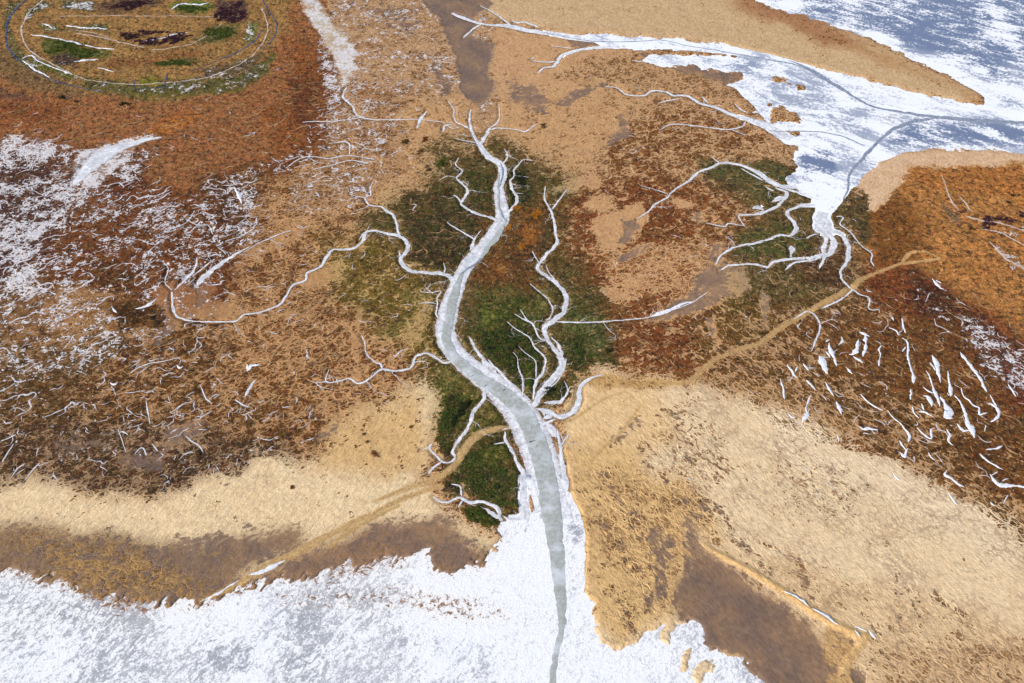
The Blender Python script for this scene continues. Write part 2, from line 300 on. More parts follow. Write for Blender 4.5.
# centre right: rust mosaic
P('565,195 640,175 700,180 720,230 700,260 740,300 740,340 700,375 620,370 590,330 570,280 555,230', 14, 8, cover=.74, veg=(124, 68, 34), soil=(196, 150, 104), frost=.02)
P('600,250 700,250 690,290 620,300', 14, 8, cover=.52, veg=(150, 90, 48))
P('700,185 770,190 780,235 700,235', 10, 8, cover=.68, veg=(128, 74, 34))
P('725,270 770,275 775,330 740,350 715,320', 8, 6, cover=.74, veg=(98, 80, 34), soil=(190, 150, 100))
P('700,170 850,170 860,290 800,320 740,290 730,240 760,215', 16, 8, cover=.8, veg=(96, 84, 50), soil=(168, 136, 100), frost=0)
P('800,240 850,245 850,290 800,285', 10, 6, cover=.8, veg=(82, 56, 38))
P('700,160 780,165 800,180 770,200 740,180 700,172', 6, 4, veg=(82, 86, 50), cover=.85)
P('740,235 790,225 815,250 780,256 735,255', 6, 5, veg=(78, 86, 44), cover=.88)
P('690,320 760,310 780,300 830,300 740,340 705,370', 12, 8, cover=.7, veg=(106, 74, 32))
# centre: green belt round the creek
P('445,145 500,150 545,165 565,190 560,250 600,310 615,365 575,370 560,420 500,450 530,530 480,520 430,480 440,420 420,390 440,330 410,320 390,280 360,260 370,210 410,190 430,150', 16, 20, cover=.80, veg=(92, 80, 46), soil=(166, 140, 98), frost=0, rill=0, scrub=.3)
P('320,240 400,240 440,290 440,380 400,350 350,310 330,280', 18, 10, cover=.72, veg=(112, 92, 36), soil=(180, 146, 92), scrub=.1)
P('500,190 545,195 555,250 530,280 490,290 470,280 490,240', 10, 6, cover=.85, veg=(122, 82, 42), scrub=.1)
P('470,215 560,210 545,300 470,290', 14, 10, cover=.85, veg=(106, 70, 36), op=.8)
P('405,190 480,200 470,250 440,268 410,235', 10, 6, cover=.94, veg=(64, 56, 38), scrub=.35)
P('500,165 530,168 535,205 508,215', 6, 4, cover=.96, veg=(50, 56, 34), scrub=.6)
P('455,155 495,175 492,210 465,195', 8, 4, cover=.9, veg=(66, 66, 34), scrub=.5)
P('465,290 520,290 545,310 540,330 520,330 490,350 470,335 462,310', 8, 5, cover=.96, veg=(72, 84, 36), scrub=.5)
P('482,335 510,322 534,335 540,360 535,395 518,385 500,368 485,352', 4, 3, cover=1.0, veg=(22, 38, 20), scrub=1)
P('524,355 532,360 530,398 524,398', 2, 1, veg=(72, 90, 22), cover=1, scrub=.6)
P('565,300 600,318 615,365 590,370 575,400 562,395 570,350', 12, 12, cover=.86, veg=(80, 86, 48), scrub=.4)
P('562,340 580,335 590,362 575,372 566,362', 5, 3, cover=1, veg=(30, 40, 26), scrub=1)
P('545,384 566,378 572,396 556,404 542,400', 3, 2, cover=1, veg=(58, 56, 30), scrub=.8)
P('440,360 480,380 480,400 460,430 440,450 432,420 425,390', 12, 12, cover=.75, veg=(96, 96, 42), soil=(170, 140, 88), scrub=.3)
P('452,395 470,400 465,425 445,445 440,430', 4, 3, cover=1, veg=(36, 48, 22), scrub=1)
P('436,440 452,430 455,452 444,458', 4, 3, cover=.95, veg=(66, 56, 34), scrub=.6)
P('465,400 500,390 512,420 490,428 460,445 462,420', 5, 4, cover=.85, veg=(110, 106, 50), scrub=.4)
P('462,455 485,440 505,436 518,465 520,505 500,505 480,498 462,480', 4, 3, cover=1, veg=(62, 66, 38), scrub=.8)
P('478,450 505,445 513,465 485,468', 4, 3, cover=1, veg=(96, 100, 40), scrub=.5)
P('445,478 462,470 470,495 455,496 440,490', 5, 3, cover=.8, veg=(74, 66, 48), frost=.35, scrub=.5)
P('460,505 482,505 500,520 490,528 470,518', 3, 3, cover=1, veg=(58, 64, 24), scrub=1)
P('505,450 520,455 522,510 508,500', 3, 2, cover=.9, veg=(90, 84, 40), scrub=.6)
for (x_, y_, a_, b_, an_, vg) in [(430,255,22,10,20,(60,48,34)),(415,300,14,8,0,(126,116,60)),(395,330,24,10,-30,(124,112,58)),(455,195,10,14,0,(96,88,52)),(478,170,14,6,10,(104,92,58)),(468,305,7,24,10,(112,92,62)),(515,262,16,10,0,(88,58,36)),
  (545,240,8,14,0,(84,66,42)),(530,235,6,10,0,(150,92,40)),(500,265,12,8,0,(136,86,42)),(508,292,14,7,0,(110,100,58)),(545,300,8,12,0,(120,118,62)),(580,325,16,8,0,(104,112,66)),(600,345,10,8,0,(92,100,62)),(486,318,6,12,0,(104,116,50)),(475,330,5,16,10,(100,92,60)),
  (448,375,10,10,0,(126,120,66)),(490,405,8,14,30,(126,112,66)),(495,460,12,8,0,(116,110,58)),(512,490,5,16,0,(110,96,62)),(445,490,6,5,0,(90,70,56)),(450,455,6,4,0,(80,60,44)),(570,350,6,8,0,(60,70,50)),(556,394,8,6,0,(70,64,44)),(420,210,14,8,0,(96,76,44)),(440,225,14,8,0,(58,56,36))]:
    B(x_, y_, a_, b_, an_, 5, veg=vg)
# sand / straw plains
P('-300,480 40,488 90,495 150,504 185,494 205,480 240,470 258,452 300,466 335,455 352,430 372,414 405,398 425,380 436,400 430,440 428,480 448,508 505,535 500,560 -300,620', 13, 12, cover=.02, soil=(230, 200, 156), streak=.6, frost=0, rill=0, scrub=0)
P('330,420 420,395 430,470 380,480 320,470', 14, 8, cover=.17, soil=(212, 172, 118), veg=(120, 80, 44))
P('562,420 572,400 576,382 600,368 640,378 690,384 745,392 800,425 850,446 905,470 960,505 1010,530 1300,560 1300,900 560,900 580,600 575,520', 10, 10, cover=.0, soil=(230, 200, 158), streak=.5, frost=0, rill=0, side=1, scrub=0, spec=.8)
P('700,375 770,385 850,430 820,450 740,410', 12, 9, cover=.42, veg=(140, 104, 52), side=1)
P('770,400 1010,520 1010,560 760,450', 14, 12, soil=(233, 205, 166), spec=1)
P('560,380 660,380 680,440 600,470 565,470', 14, 8, soil=(228, 190, 138), streak=.3, spec=.3)
P('560,440 640,450 690,600 620,650 580,600', 16, 8, soil=(216, 176, 120), cover=.2, veg=(140, 108, 78))
P('600,480 690,470 720,540 660,600 620,560', 16, 14, soil=(216, 174, 118), cover=.38, veg=(160, 124, 88))
P('650,400 700,395 760,480 700,500 640,440', 14, 14, cover=.34, veg=(158, 122, 88), side=1)
P('760,430 860,470 860,530 780,520', 16, 14, cover=.3, veg=(164, 136, 112), side=1)
P('700,540 1020,620 1300,700 1300,900 780,900', 14, 14, cover=.2, veg=(156, 118, 84), soil=(222, 187, 142))
P('880,640 1300,640 1300,900 860,900', 18, 12, cover=.42, veg=(160, 124, 90), soil=(206, 168, 124))
P('970,500 1200,520 1200,560 1010,540', 8, 6, cover=.5, veg=(112, 78, 34), side=1)
P('570,372 700,384 690,388 600,392', 4, 3, soil=(196, 154, 98), cover=.3, veg=(130, 100, 58))
for (x0, y0, x1, y1, w_) in [(600,470,668,560,5), (640,450,700,520,5), (668,440,740,500,4), (690,480,712,520,5), (712,500,742,545,4), (745,540,770,575,4), (800,560,812,600,3), (838,575,846,600,3), (862,575,880,610,3), (892,570,902,640,4), (905,580,925,640,4), (925,585,945,605,3), (950,600,975,630,4), (860,610,885,640,4), (760,540,800,560,3), (820,540,850,552,3), (880,540,890,545,2), (600,520,650,590,5), (618,600,640,640,5), (640,570,655,610,4)]:
    dx, dy = x1-x0, y1-y0; L = math.hypot(dx, dy); nx_, ny_ = -dy/L*w_, dx/L*w_
    P([(x0-nx_*.3, y0-ny_*.3), (x0+nx_*.3, y0+ny_*.3), ((x0+x1)/2+nx_, (y0+y1)/2+ny_), (x1+nx_*.5, y1+ny_*.5), (x1-nx_*.5, y1-ny_*.5), ((x0+x1)/2-nx_, (y0+y1)/2-ny_)], 4, 6, cover=.55, veg=(146, 112, 84), mud=.35)
# wet mud
MUD = dict(mud=1.0)
P('-300,530 0,524 32,527 70,533 100,534 140,542 175,547 192,552 212,539 250,537 270,536 288,531 300,541 240,575 200,620 -300,620', 14, 9, cover=.35, soil=(140, 110, 76), veg=(112, 88, 64), mud=.6, streak=.6)
P('190,535 300,530 300,545 240,570 200,580 150,560', 14, 8, mud=.85)
P('30,540 150,560 200,590 120,600 60,580', 20, 12, mud=.45, cover=.55, veg=(150, 116, 74), soil=(170, 132, 84))
P('200,600 240,582 300,552 340,540 356,530 376,519 398,518 440,514 462,527 488,546 500,552 480,600 200,620', 13, 9, cover=.3, soil=(148, 112, 80), veg=(112, 88, 66), mud=.7, streak=.6)
P('360,522 450,516 485,548 440,565 400,550', 14, 8, mud=.95)
P('412,-40 425,4 440,20 448,40 456,60 462,84 468,100 480,103 491,98 493,85 489,74 492,56 495,44 486,40 470,36 474,24 481,12 490,8 492,-40', 3, 3, mud=1.15, frost=0, cover=0, soil=(128, 106, 92))
P('432,60 440,62 450,86 444,98 437,84', 3, 4, mud=.85)
P('340,5 400,5 440,40 400,30', 6, 8, mud=.55)
P('505,78 525,86 535,86 548,104 544,114 528,112 510,100', 7, 4, mud=.85)
P('552,104 570,92 588,87 606,85 606,88 588,92 566,106', 2, 2, mud=.95)
P('620,112 628,122 630,135 618,142 604,148 612,138 622,132', 2, 3, mud=.95)
P('640,52 650,58 640,60', 2, 2, mud=.8)
for q in ISLES[:1]: P(q, 4, 2, mud=.8, cover=.2, soil=(150, 116, 90))
P('570,39 600,40 600,46 575,48', 2, 1, mud=1, cover=0)
B(717, 283, 20, 15, 0, 5, mud=1.1, cover=0, frost=0); B(738, 281, 9, 12, 20, 4, mud=.2, cover=0)
P('684,294 700,288 720,300 700,310 660,318 640,321 668,308', 3, 2, mud=.9, cover=.1)
P('622,222 634,220 638,230 626,244 616,242 622,232', 2, 2, mud=1, cover=0)
P('590,222 612,215 640,205 646,215 634,240 606,252 602,240', 3, 3, cover=.08)
P('619,262 622,254 640,247 653,243 650,248 636,256 624,263', 1.5, 1, mud=.9, cover=0)
B(600, 205, 14, 7, 0, 4, cover=.1)
B(684, 203, 12, 4, 15, 2, cover=.05); B(575, 185, 26, 4, -8, 3, cover=.15)
B(617, 292, 12, 7, 0, 3, cover=.2); B(640, 283, 22, 8, -10, 4, cover=.35)
B(698, 218, 5, 5, 0, 2, mud=.8, cover=0); B(716, 252, 6, 8, 20, 3, mud=.7, cover=.1)
P('706,320 712,318 716,340 710,335', 2, 2, mud=.7, cover=.1)
P('760,290 768,296 768,330 762,330', 2, 3, mud=.6, cover=.2)
P('678,588 690,560 706,552 730,568 768,600 790,614 806,626 822,642 834,660 860,700 880,900 760,900 750,680 742,656 712,648 700,640 702,622 686,614', 9, 9, mud=1.05, cover=.2, soil=(150, 114, 82), veg=(120, 92, 70), streak=.6)
P('684,522 692,524 702,560 694,590 684,580', 5, 5, mud=.8, cover=.3); P('655,530 672,548 668,596 650,608 655,570', 5, 6, mud=.75, cover=.4)
P('672,410 710,455 716,470 690,450 660,425', 6, 8, mud=.35)
P('608,438 636,414 644,420 618,446', 3, 3, mud=.6, cover=.3)
P('830,620 862,642 850,664 870,690 830,690 822,650', 3, 3, mud=.3, cover=.1, soil=(202, 160, 106))
P('850,668 868,672 866,684 852,684', 2, 2, mud=1)
P('165,428 200,420 200,440 170,446', 6, 6, mud=.9, cover=.3); P('120,452 165,452 160,466 118,468', 8, 6, mud=.8)
P('60,440 110,438 110,450 60,452', 8, 6, mud=.6)
P('318,428 342,422 340,436 318,436', 3, 3, mud=.75, cover=.1)
P('150,292 175,285 215,285 210,300 250,310 240,318 200,316 185,312 172,330 150,342 170,310', 4, 4, cover=.08)
P('196,285 206,288 208,305 196,308', 2, 1, mud=.8); P('166,320 176,326 160,345 150,345', 2, 2, mud=.8)
P('404,330 424,300 434,306 420,335 400,360 398,350', 6, 4, cover=.3); P('300,275 345,260 345,275 310,290', 5, 4, cover=.15)
P('230,250 260,232 300,222 340,200 300,240 250,270', 8, 6, cover=.4)
P('355,305 362,330 358,360 362,385 356,385 352,350', 2, 2, cover=.2)
# bright snow washes
P('74,158 82,152 110,143 135,137 160,136 158,140 140,143 125,160 112,172 95,185 82,188 76,175', 2.5, 2, spec=1, frost=1.15, cover=0)
P('0,150 60,155 70,200 40,260 0,300 -300,300 -300,150', 20, 12, frost=.62, veg=(92, 56, 52), soil=(130, 100, 90))
P('60,190 75,185 40,250 20,300 0,330 0,290', 8, 8, frost=1.0)
P('50,165 80,175 60,200 44,196', 8, 6, frost=.8)
P('0,290 40,280 40,320 20,360 -50,400 -50,300', 16, 10, frost=.72, veg=(150, 110, 70))
P('80,225 110,180 150,200 200,210 190,260 130,260 60,290', 18, 14, frost=.5)
P('60,285 120,290 160,330 80,350 40,330', 12, 8, veg=(164, 118, 70), soil=(190, 146, 100), cover=.6, frost=.5)
P('0,340 60,330 150,330 90,370 0,390', 14, 10, frost=.45, veg=(112, 82, 46))
P('95,265 150,270 130,300 90,300', 12, 8, veg=(90, 50, 22), frost=.3)
P('105,300 150,305 170,322 120,330', 8, 6, veg=(70, 40, 16), cover=.95, frost=.1)
P('200,180 260,170 270,250 215,255', 12, 10, veg=(96, 52, 24), frost=.4)
P('225,180 250,175 262,235 235,240', 8, 6, frost=.55)
P('300,-20 318,0 330,20 345,30 355,50 352,70 345,85 338,70 330,50 315,30 295,0', 3, 3, frost=.9, soil=(212, 190, 160), cover=.05)
P('318,30 330,50 340,90 330,110 322,80', 6, 6, frost=.7)
P('1,130 60,140 80,150 50,160 0,160', 8, 6, frost=.85)
# streaky north meadow details
P('38,38 60,40 110,52 104,58 85,60 75,66 55,60 40,50', 2, 2, veg=(84, 96, 38), cover=.98, frost=.1)
P('170,6 200,0 215,8 205,13 180,13', 2, 2, veg=(112, 124, 52), cover=1)
P('60,0 90,0 92,8 64,10', 2, 2, veg=(104, 106, 72), frost=.3)
P('190,42 215,28 235,24 240,36 210,46', 3, 2, veg=(88, 92, 48), cover=1)
P('150,66 200,58 205,62 160,70', 2, 1.5, veg=(82, 84, 40), cover=1)
P('214,2 245,0 250,20 232,26 218,16', 3, 3, veg=(84, 58, 62), cover=1)
P('95,4 160,-4 165,4 120,14 100,10', 3, 3, veg=(112, 84, 66), cover=1)
for (pts_, vg, fr, cv) in [('10,2 22,2 12,20 14,40 24,55 40,66 34,72 18,62 6,45 4,20', (112,106,60), .25, 1), ('24,56 40,58 60,66 78,76 70,80 48,74 30,66', (116,122,54), .5, 1),
  ('85,84 110,82 150,86 200,84 240,76 262,62 270,50 276,56 268,72 244,86 200,92 150,93 100,91', (104,104,52), .45, 1), ('138,78 160,78 162,84 138,85', (118,120,40), 0, 1), ('245,24 258,26 256,40 246,40', (120,128,60), .5, 1),
  ('40,26 60,24 62,31 44,31', (104,110,60), .5, 1), ('60,28 105,27 108,31 66,31', (96,104,58), .5, 1), ('60,2 95,0 92,8 66,9', (92,96,66), .6, 1), ('105,60 160,54 200,50 210,56 160,66 110,68', (150,104,62), 0, .9), ('0,88 20,92 40,96 20,100 0,98', (110,80,66), 0, 1),
  ('50,56 72,52 80,60 76,68 56,64', (70,58,56), .2, 1), ('200,70 240,60 262,52 256,66 230,76 205,78', (116,100,72), .4, 1), ('40,2 54,4 34,14 26,24 24,14', (96,104,70), .55, 1)]: P(pts_, 1.6, 2, veg=vg, frost=fr, cover=cv)
P('136,136 165,118 195,110 200,118 170,132 150,137', 3, 3, veg=(186, 116, 56), cover=1)
P('290,40 325,60 325,150 280,170 265,120 300,90', 12, 8, veg=(148, 86, 44), cover=.95)
P('290,80 320,80 310,130 295,125', 8, 8, veg=(110, 58, 34), cover=1)
P('90,180 140,165 150,190 110,200', 8, 8, veg=(110, 54, 30))
P('0,100 70,100 60,125 0,130', 10, 8, veg=(142, 80, 42))
# right upland hues
P('910,172 1024,165 1024,200 960,195 925,190', 6, 6, veg=(190, 124, 66), cover=.9, soil=(200, 150, 98))
P('935,200 955,215 962,228 948,222', 2, 2, veg=(150, 118, 96), cover=1)
P('970,212 1024,228 1024,250 995,240 965,225', 3, 3, frost=.35, side=1)
P('990,240 1024,258 1024,275 1000,262', 3, 3, frost=.5, side=1)
P('850,200 865,195 872,230 862,250 850,225', 5, 4, veg=(82, 72, 46), cover=.9)
P('-300,590 60,590 180,615 260,640 200,700 -300,900', 20, 16, grey=.7)
P('0,600 60,610 50,640 0,640', 12, 10, brown=.35); P('40,585 150,610 150,640 60,620', 12, 10, brown=.4)
P('256,610 330,600 420,610 500,650 480,700 260,700', 22, 14, grey=.62); P('210,645 250,640 260,670 215,665', 8, 6, grey=1)
P('270,590 330,585 400,585 470,595 480,615 400,610 350,612 280,605', 8, 8, brown=.7, grey=.6)
P('400,590 480,590 490,620 470,625 410,612', 8, 8, brown=.85, grey=.5); P('478,598 512,600 508,630 480,626', 8, 8, brown=.6)
P('500,530 550,530 560,900 500,900', 10, 8, grey=.25); P('566,520 580,520 584,580 572,600', 4, 4, grey=.8); P('640,640 720,650 740,900 600,900', 12, 8, grey=.3)
P('515,560 535,560 535,610 520,610', 4, 4, brown=.4)
P('790,-60 1500,-60 1500,90 1000,85 930,55 850,30 800,12', 12, 10, grey=.85)
P('1000,60 1500,60 1500,110 1000,110', 8, 6, grey=.6)
P('768,60 880,100 870,190 800,190 740,100', 10, 8, grey=.5); P('900,120 1500,120 1500,150 960,144 880,150', 8, 6, grey=.8)
P('800,150 830,150 835,170 805,172', 4, 4, grey=1.1); P('690,52 760,58 760,75 700,70', 5, 5, grey=.6)
db = poly_sdf(RU, RV, BAY); R['brown'][:] = np.maximum(R['brown'], (.62+.5*sstep(-.2, .3, NZ[0]))*sstep(22, 1, db)*sstep(-30, 0, db)*sstep(520, 470, RU))
R['grey'][:] = np.clip(R['grey']+NZ[0]*.5*(RV > 500), 0, 1.2)
# right-hand plain: the raised spit
SPIT = [C('704,545,2 714,552,5 728,559,6 745,568,6.5 762,578,6.5 778,588,7 795,599,7.5 812,611,8 830,622,9 848,631,10 858,636,8 868,642,3'), C('866,636,6 858,648,8 848,660,8 842,672,6')]

# ------------------------------------------------------------------ the ground grid
def graded(a, b, s0, s1):
    out = [a]; 
    while out[-1] < b: 
        t = (out[-1]-a)/(b-a); out.append(out[-1]+s0+(s1-s0)*t)
    return np.array(out)
def outward(start, sign, first, lim):
    o = []; p = start; s = first
    while abs(p) < lim: s *= 1.25; p += sign*s; o.append(p)
    return o
gx = np.arange(-478, 478.1, 0.62); gy = graded(214, 892, 0.47, 1.05)
gx = np.array(outward(gx[0], -1, 1, 9000)[::-1]+list(gx)+outward(gx[-1], 1, 1, 9000))
lo = []; p = gy[0]; s = .8
while p > -3000: s *= 1.3; p -= s; lo.append(p)
hi = []; p = gy[-1]; s = 1.2
while p < 14000: s *= 1.25; p += s; hi.append(p)
gy = np.array(lo[::-1]+list(gy)+hi)
GX, GY = np.meshgrid(gx, gy)
GU, GV = chart(GX, GY)
n60 = fbm(GX/55, GY/55, 4, 3); n20 = fbm(GX/18, GY/18, 4, 4); n6 = fbm(GX/6, GY/6, 4, 5); n2 = fbm(GX/1.9, GY/1.9, 2, 6)
wu = GU+n20*5+n6*3; wv = GV+fbm(GX/18, GY/18, 4, 7)*4+fbm(GX/6, GY/6, 3, 1)*2.2
def sample(A, u, v):
    x = np.clip((u-U0)/ST, 0, len(ru)-1.001); y = np.clip((v-V0)/ST, 0, len(rv)-1.001)
    xi = x.astype(int); yi = y.astype(int); fx = x-xi; fy = y-yi
    if A.ndim == 3: fx = fx[..., None]; fy = fy[..., None]
    return (A[yi, xi]*(1-fx)+A[yi, xi+1]*fx)*(1-fy)+(A[yi+1, xi]*(1-fx)+A[yi+1, xi+1]*fx)*fy
A = {k: sample(v, wu, wv) for k, v in R.items()}
veg = sample(VEG, wu, wv); soil = sample(SOIL, wu, wv)

def world_line(pts, n_sub=6):
    """Catmull-Rom through px points -> world xy and half-width (m)"""
    p = np.array(pts, float); q = []
    if len(p) > 2:
        e = np.vstack([2*p[0]-p[1], p, 2*p[-1]-p[-2]])
        for i in range(1, len(e)-2):
            L = np.hypot(*(e[i+1, :2]-e[i, :2])); m = max(2, int(L/2.2))
            for t in np.arange(m)/m:
                q.append(.5*((2*e[i])+(-e[i-1]+e[i+1])*t+(2*e[i-1]-5*e[i]+4*e[i+1]-e[i+2])*t*t+(-e[i-1]+3*e[i]-3*e[i+1]+e[i+2])*t**3))
        q.append(p[-1])
    else:
        for t in np.linspace(0, 1, 6): q.append(p[0]*(1-t)+p[1]*t)
    q = np.array(q); q[:, 2] = np.maximum(q[:, 2], .5)
    x, y = at(q[:, 0], q[:, 1]); s = (y*cp+CAM_H*sp)/FPX
    return np.column_stack([x, y, q[:, 2]*s*.5])
def line_field(lines, pad):
    """signed distance (m) outside the ribbon edges, and the local half width, on the grid"""
    D = np.full(GX.shape, 99.0); HW = np.zeros(GX.shape)
    for w in lines:
        for i in range(len(w)-1):
            r = max(w[i, 2], w[i+1, 2])+pad
            i0, i1 = np.searchsorted(gx, [min(w[i, 0], w[i+1, 0])-r, max(w[i, 0], w[i+1, 0])+r])
            j0, j1 = np.searchsorted(gy, [min(w[i, 1], w[i+1, 1])-r, max(w[i, 1], w[i+1, 1])+r])
            if i1 <= i0 or j1 <= j0: continue
            X = GX[j0:j1, i0:i1]; Y = GY[j0:j1, i0:i1]
            d, t = seg_dist(X, Y, w[i, 0], w[i, 1], w[i+1, 0], w[i+1, 1])
            hw = w[i, 2]*(1-t)+w[i+1, 2]*t; d = d-hw
            D0 = D[j0:j1, i0:i1]; better = d < D0
            D0[better] = d[better]; HW[j0:j1, i0:i1][better] = hw[better]
    return D, HW
def wiggle(w, amp, k):
    """small natural meanders"""
    s = np.concatenate([[0], np.cumsum(np.hypot(np.diff(w[:, 0]), np.diff(w[:, 1])))])
    a = amp*np.minimum(w[:, 2]+.4, 1.6)
    w = w.copy(); w[:, 0] += a*fbm(s/5.0+k*13.1, s*0+k*3.7, 3, 2); w[:, 1] += a*1.6*fbm(s/5.0+k*5.3, s*0+k*9.7, 3, 3)
    return w
creek_lines = [(nm, wiggle(world_line([(p[0], p[1], p[2]*(1 if nm in ('main', 'river', 'ne') and p[2] > 6 else .84)) for p in c]), .4, i)) for i, (nm, c) in enumerate(CREEKS)]
lead_lines = [(nm, wiggle(world_line(c), .5, i+200)) for i, (nm, c) in enumerate(LEADS)]
track_lines = [world_line(c) for c in TRACKS]
spit_lines = [world_line(c) for c in SPIT]

CD, CHW = line_field([w for _, w in creek_lines], 7)
TD, _ = line_field(track_lines, 6)
SD, _ = line_field(spit_lines, 6)
# shoreline fields in px, only where needed
def region_sdf(poly, box):
    out = np.full(GX.shape, -60.0)
    m = (GU > box[0]) & (GU < box[2]) & (GV > box[1]) & (GV < box[3])
    out[m] = np.clip(poly_sdf(GU[m], GV[m], poly), -60, 60)
    return out
shore_b = region_sdf(BAY, (-320, 500, 900, 1500)); shore_d = region_sdf(DELTA, (540, -200, 1500, 230))
# fingered edge: streaks running down towards the bay
ca, sa = math.cos(math.radians(62)), math.sin(math.radians(62))
f1 = fbm((GX*sa-GY*ca)/2.6, (GX*ca+GY*sa)/11, 3, 5)
fm = sstep(-.25, .35, fbm(GX/34, GY/34, 3, 6)); f2_ = fbm((GX*sa-GY*ca)/1.4, (GX*ca+GY*sa)/5, 3, 2)
shore_b = shore_b+(f1*(2+10*fm)+f2_*5+fbm(GX/11, GY/11, 5, 1, .7)*14)*sstep(570, 480, GU)+n6*5+n2*3+n20*6*sstep(540, 440, GU)
shore_d = shore_d+n6*3.0+n20*3.0+n2*1.2
for q in ISLES:
    b = np.array(q); m = (GU > b[:, 0].min()-12) & (GU < b[:, 0].max()+12) & (GV > b[:, 1].min()-12) & (GV < b[:, 1].max()+12)
    s = poly_sdf(GU[m], GV[m], q)+n6[m]*6
    shore_d[m] = np.minimum(shore_d[m], -s)
for q in BAYHOLES[:2]:
    b = np.array(q); m = (GU > b[:, 0].min()-12) & (GU < b[:, 0].max()+12) & (GV > b[:, 1].min()-12) & (GV < b[:, 1].max()+12)
    s = poly_sdf(GU[m], GV[m], q)+n6[m]*7+n2[m]*4-1
    shore_b[m] = np.minimum(shore_b[m], -s)
ICE_Z = -0.60
rel = 0.16*n20+0.10*n6+0.05*n2+0.25*n60
rel = rel+0.22*A['scrub']*(n6+n2)
z = rel.copy()
# dune island relief
dune = sstep(110, 60, GV)*sstep(340, 280, GU)+sstep(900, 930, GU)*sstep(290, 240, GV)*sstep(165, 185, GV)
z += dune*(1.6*np.abs(n60)+1.2*np.abs(n20)+.35*n6)
# fine surface of sand plains: wind and ebb ripples running down-slope
rip = fbm((GX*.8-GY*.6)/1.5, (GX*.6+GY*.8)/5.5, 3, 2); rip2 = fbm((GX*.5+GY*.86)/1.4, (GX*.86-GY*.5)/6, 3, 4)
sandm = np.clip(A['streak']-.35, 0, 1)*np.clip(1.1-A['cover']*2, 0, 1)*(1-np.clip(A['mud'], 0, 1)*.8)
z += sandm*.22*np.where(A['side'] > .5, rip2, rip)
# heath patches stand proud of the mud between them
patch = np.clip((fbm(GX/7, GY/7, 4, 2)*2.2+A['cover']-.5)*3, 0, 1)
z += .18*patch*np.clip(A['cover'], 0, 1)
z += np.where(SD < 8, .85*sstep(1.6, -2.5, SD+n6*.8), 0)
z -= .12*sstep(1.0, -.3, TD)
# sea and bay beds
sb = sstep(-4, 1.0, shore_b); z = z*(1-sb)+np.clip(ICE_Z-shore_b*.13, -.9, .1)*sb
sd = sstep(-4, 1.0, shore_d); z = z*(1-sd)+np.clip(ICE_Z-shore_d*.13, -.9, .1)*sd
# creek beds
depth = np.clip(.34+.20*CHW, .34, .66)
bankw = .9+.35*np.minimum(CHW, 4)
cut = sstep(bankw+.85, .85, CD+n6*.5*np.minimum(CHW, 1.5))
incut = np.minimum(z, -depth)
z = z*(1-cut)+incut*cut
# wet banks, bare of plants
bank = sstep(1.9, .3, CD+n6*1.2)*np.clip(CHW*.6, .1, 1)
A['cover'] = A['cover']*(1-.4*bank*(A['scrub'] < .5)); soil = soil*(1-.5*bank[..., None])+col(92, 68, 50)*.5*bank[..., None]
veg = veg*(1-.35*bank[..., None])
A['frost'] = np.maximum(A['frost'], np.where(CHW > 1.2, .6*sstep(1.0, -.1, CD), 0))
tr = sstep(1.2, -.4, TD+n6*.6)
A['cover'] = A['cover']*(1-.95*tr); A['scrub'] = A['scrub']*(1-tr); A['mud'] = A['mud']*(1-.8*tr)
soil = soil*(1-.7*tr[..., None])+col(190, 152, 96)*.7*tr[..., None]
sp_ = sstep(1.0, -.5, SD+n6*.7); A['cover'] *= (1-sp_); A['mud'] *= (1-sp_); soil = soil*(1-sp_[..., None])+col(222, 180, 122)*sp_[..., None]
far = np.clip((np.abs(GX)-2000)/4000, 0, 1)
z = np.where((np.abs(GX) > 900) | (GY > 1600) | (GY < 60), -0.9, z)

def gz(x, y):
    x = np.atleast_1d(x); y = np.atleast_1d(y)
    i = np.clip(np.searchsorted(gx, x)-1, 0, len(gx)-2); j = np.clip(np.searchsorted(gy, y)-1, 0, len(gy)-2)
    fx = (x-gx[i])/(gx[i+1]-gx[i]); fy = (y-gy[j])/(gy[j+1]-gy[j])
    return (z[j, i]*(1-fx)+z[j, i+1]*fx)*(1-fy)+(z[j+1, i]*(1-fx)+z[j+1, i+1]*fx)*fy
def gattr(F, x, y):
    i = np.clip(np.searchsorted(gx, x), 0, len(gx)-1); j = np.clip(np.searchsorted(gy, y), 0, len(gy)-1)
    return F[j, i]

# ------------------------------------------------------------------ scene, nodes
sc = bpy.context.scene; COL = sc.collection
def grid_mesh(name, X, Y, Z):
    ny, nx = X.shape
    me = bpy.data.meshes.new(name)
    co = np.stack([X, Y, Z], -1).reshape(-1, 3).astype(np.float32)
    idx = np.arange(nx*ny).reshape(ny, nx)
    f = np.stack([idx[:-1, :-1], idx[:-1, 1:], idx[1:, 1:], idx[1:, :-1]], -1).reshape(-1, 4)
    me.vertices.add(len(co)); me.vertices.foreach_set('co', co.ravel())
    me.loops.add(f.size); me.loops.foreach_set('vertex_index', f.ravel().astype(np.int32))
    me.polygons.add(len(f)); me.polygons.foreach_set('loop_start', np.arange(0, f.size, 4, dtype=np.int32))
    me.polygons.foreach_set('loop_total', np.full(len(f), 4, np.int32))
    me.polygons.foreach_set('use_smooth', np.ones(len(f), bool))
    me.update(); return me
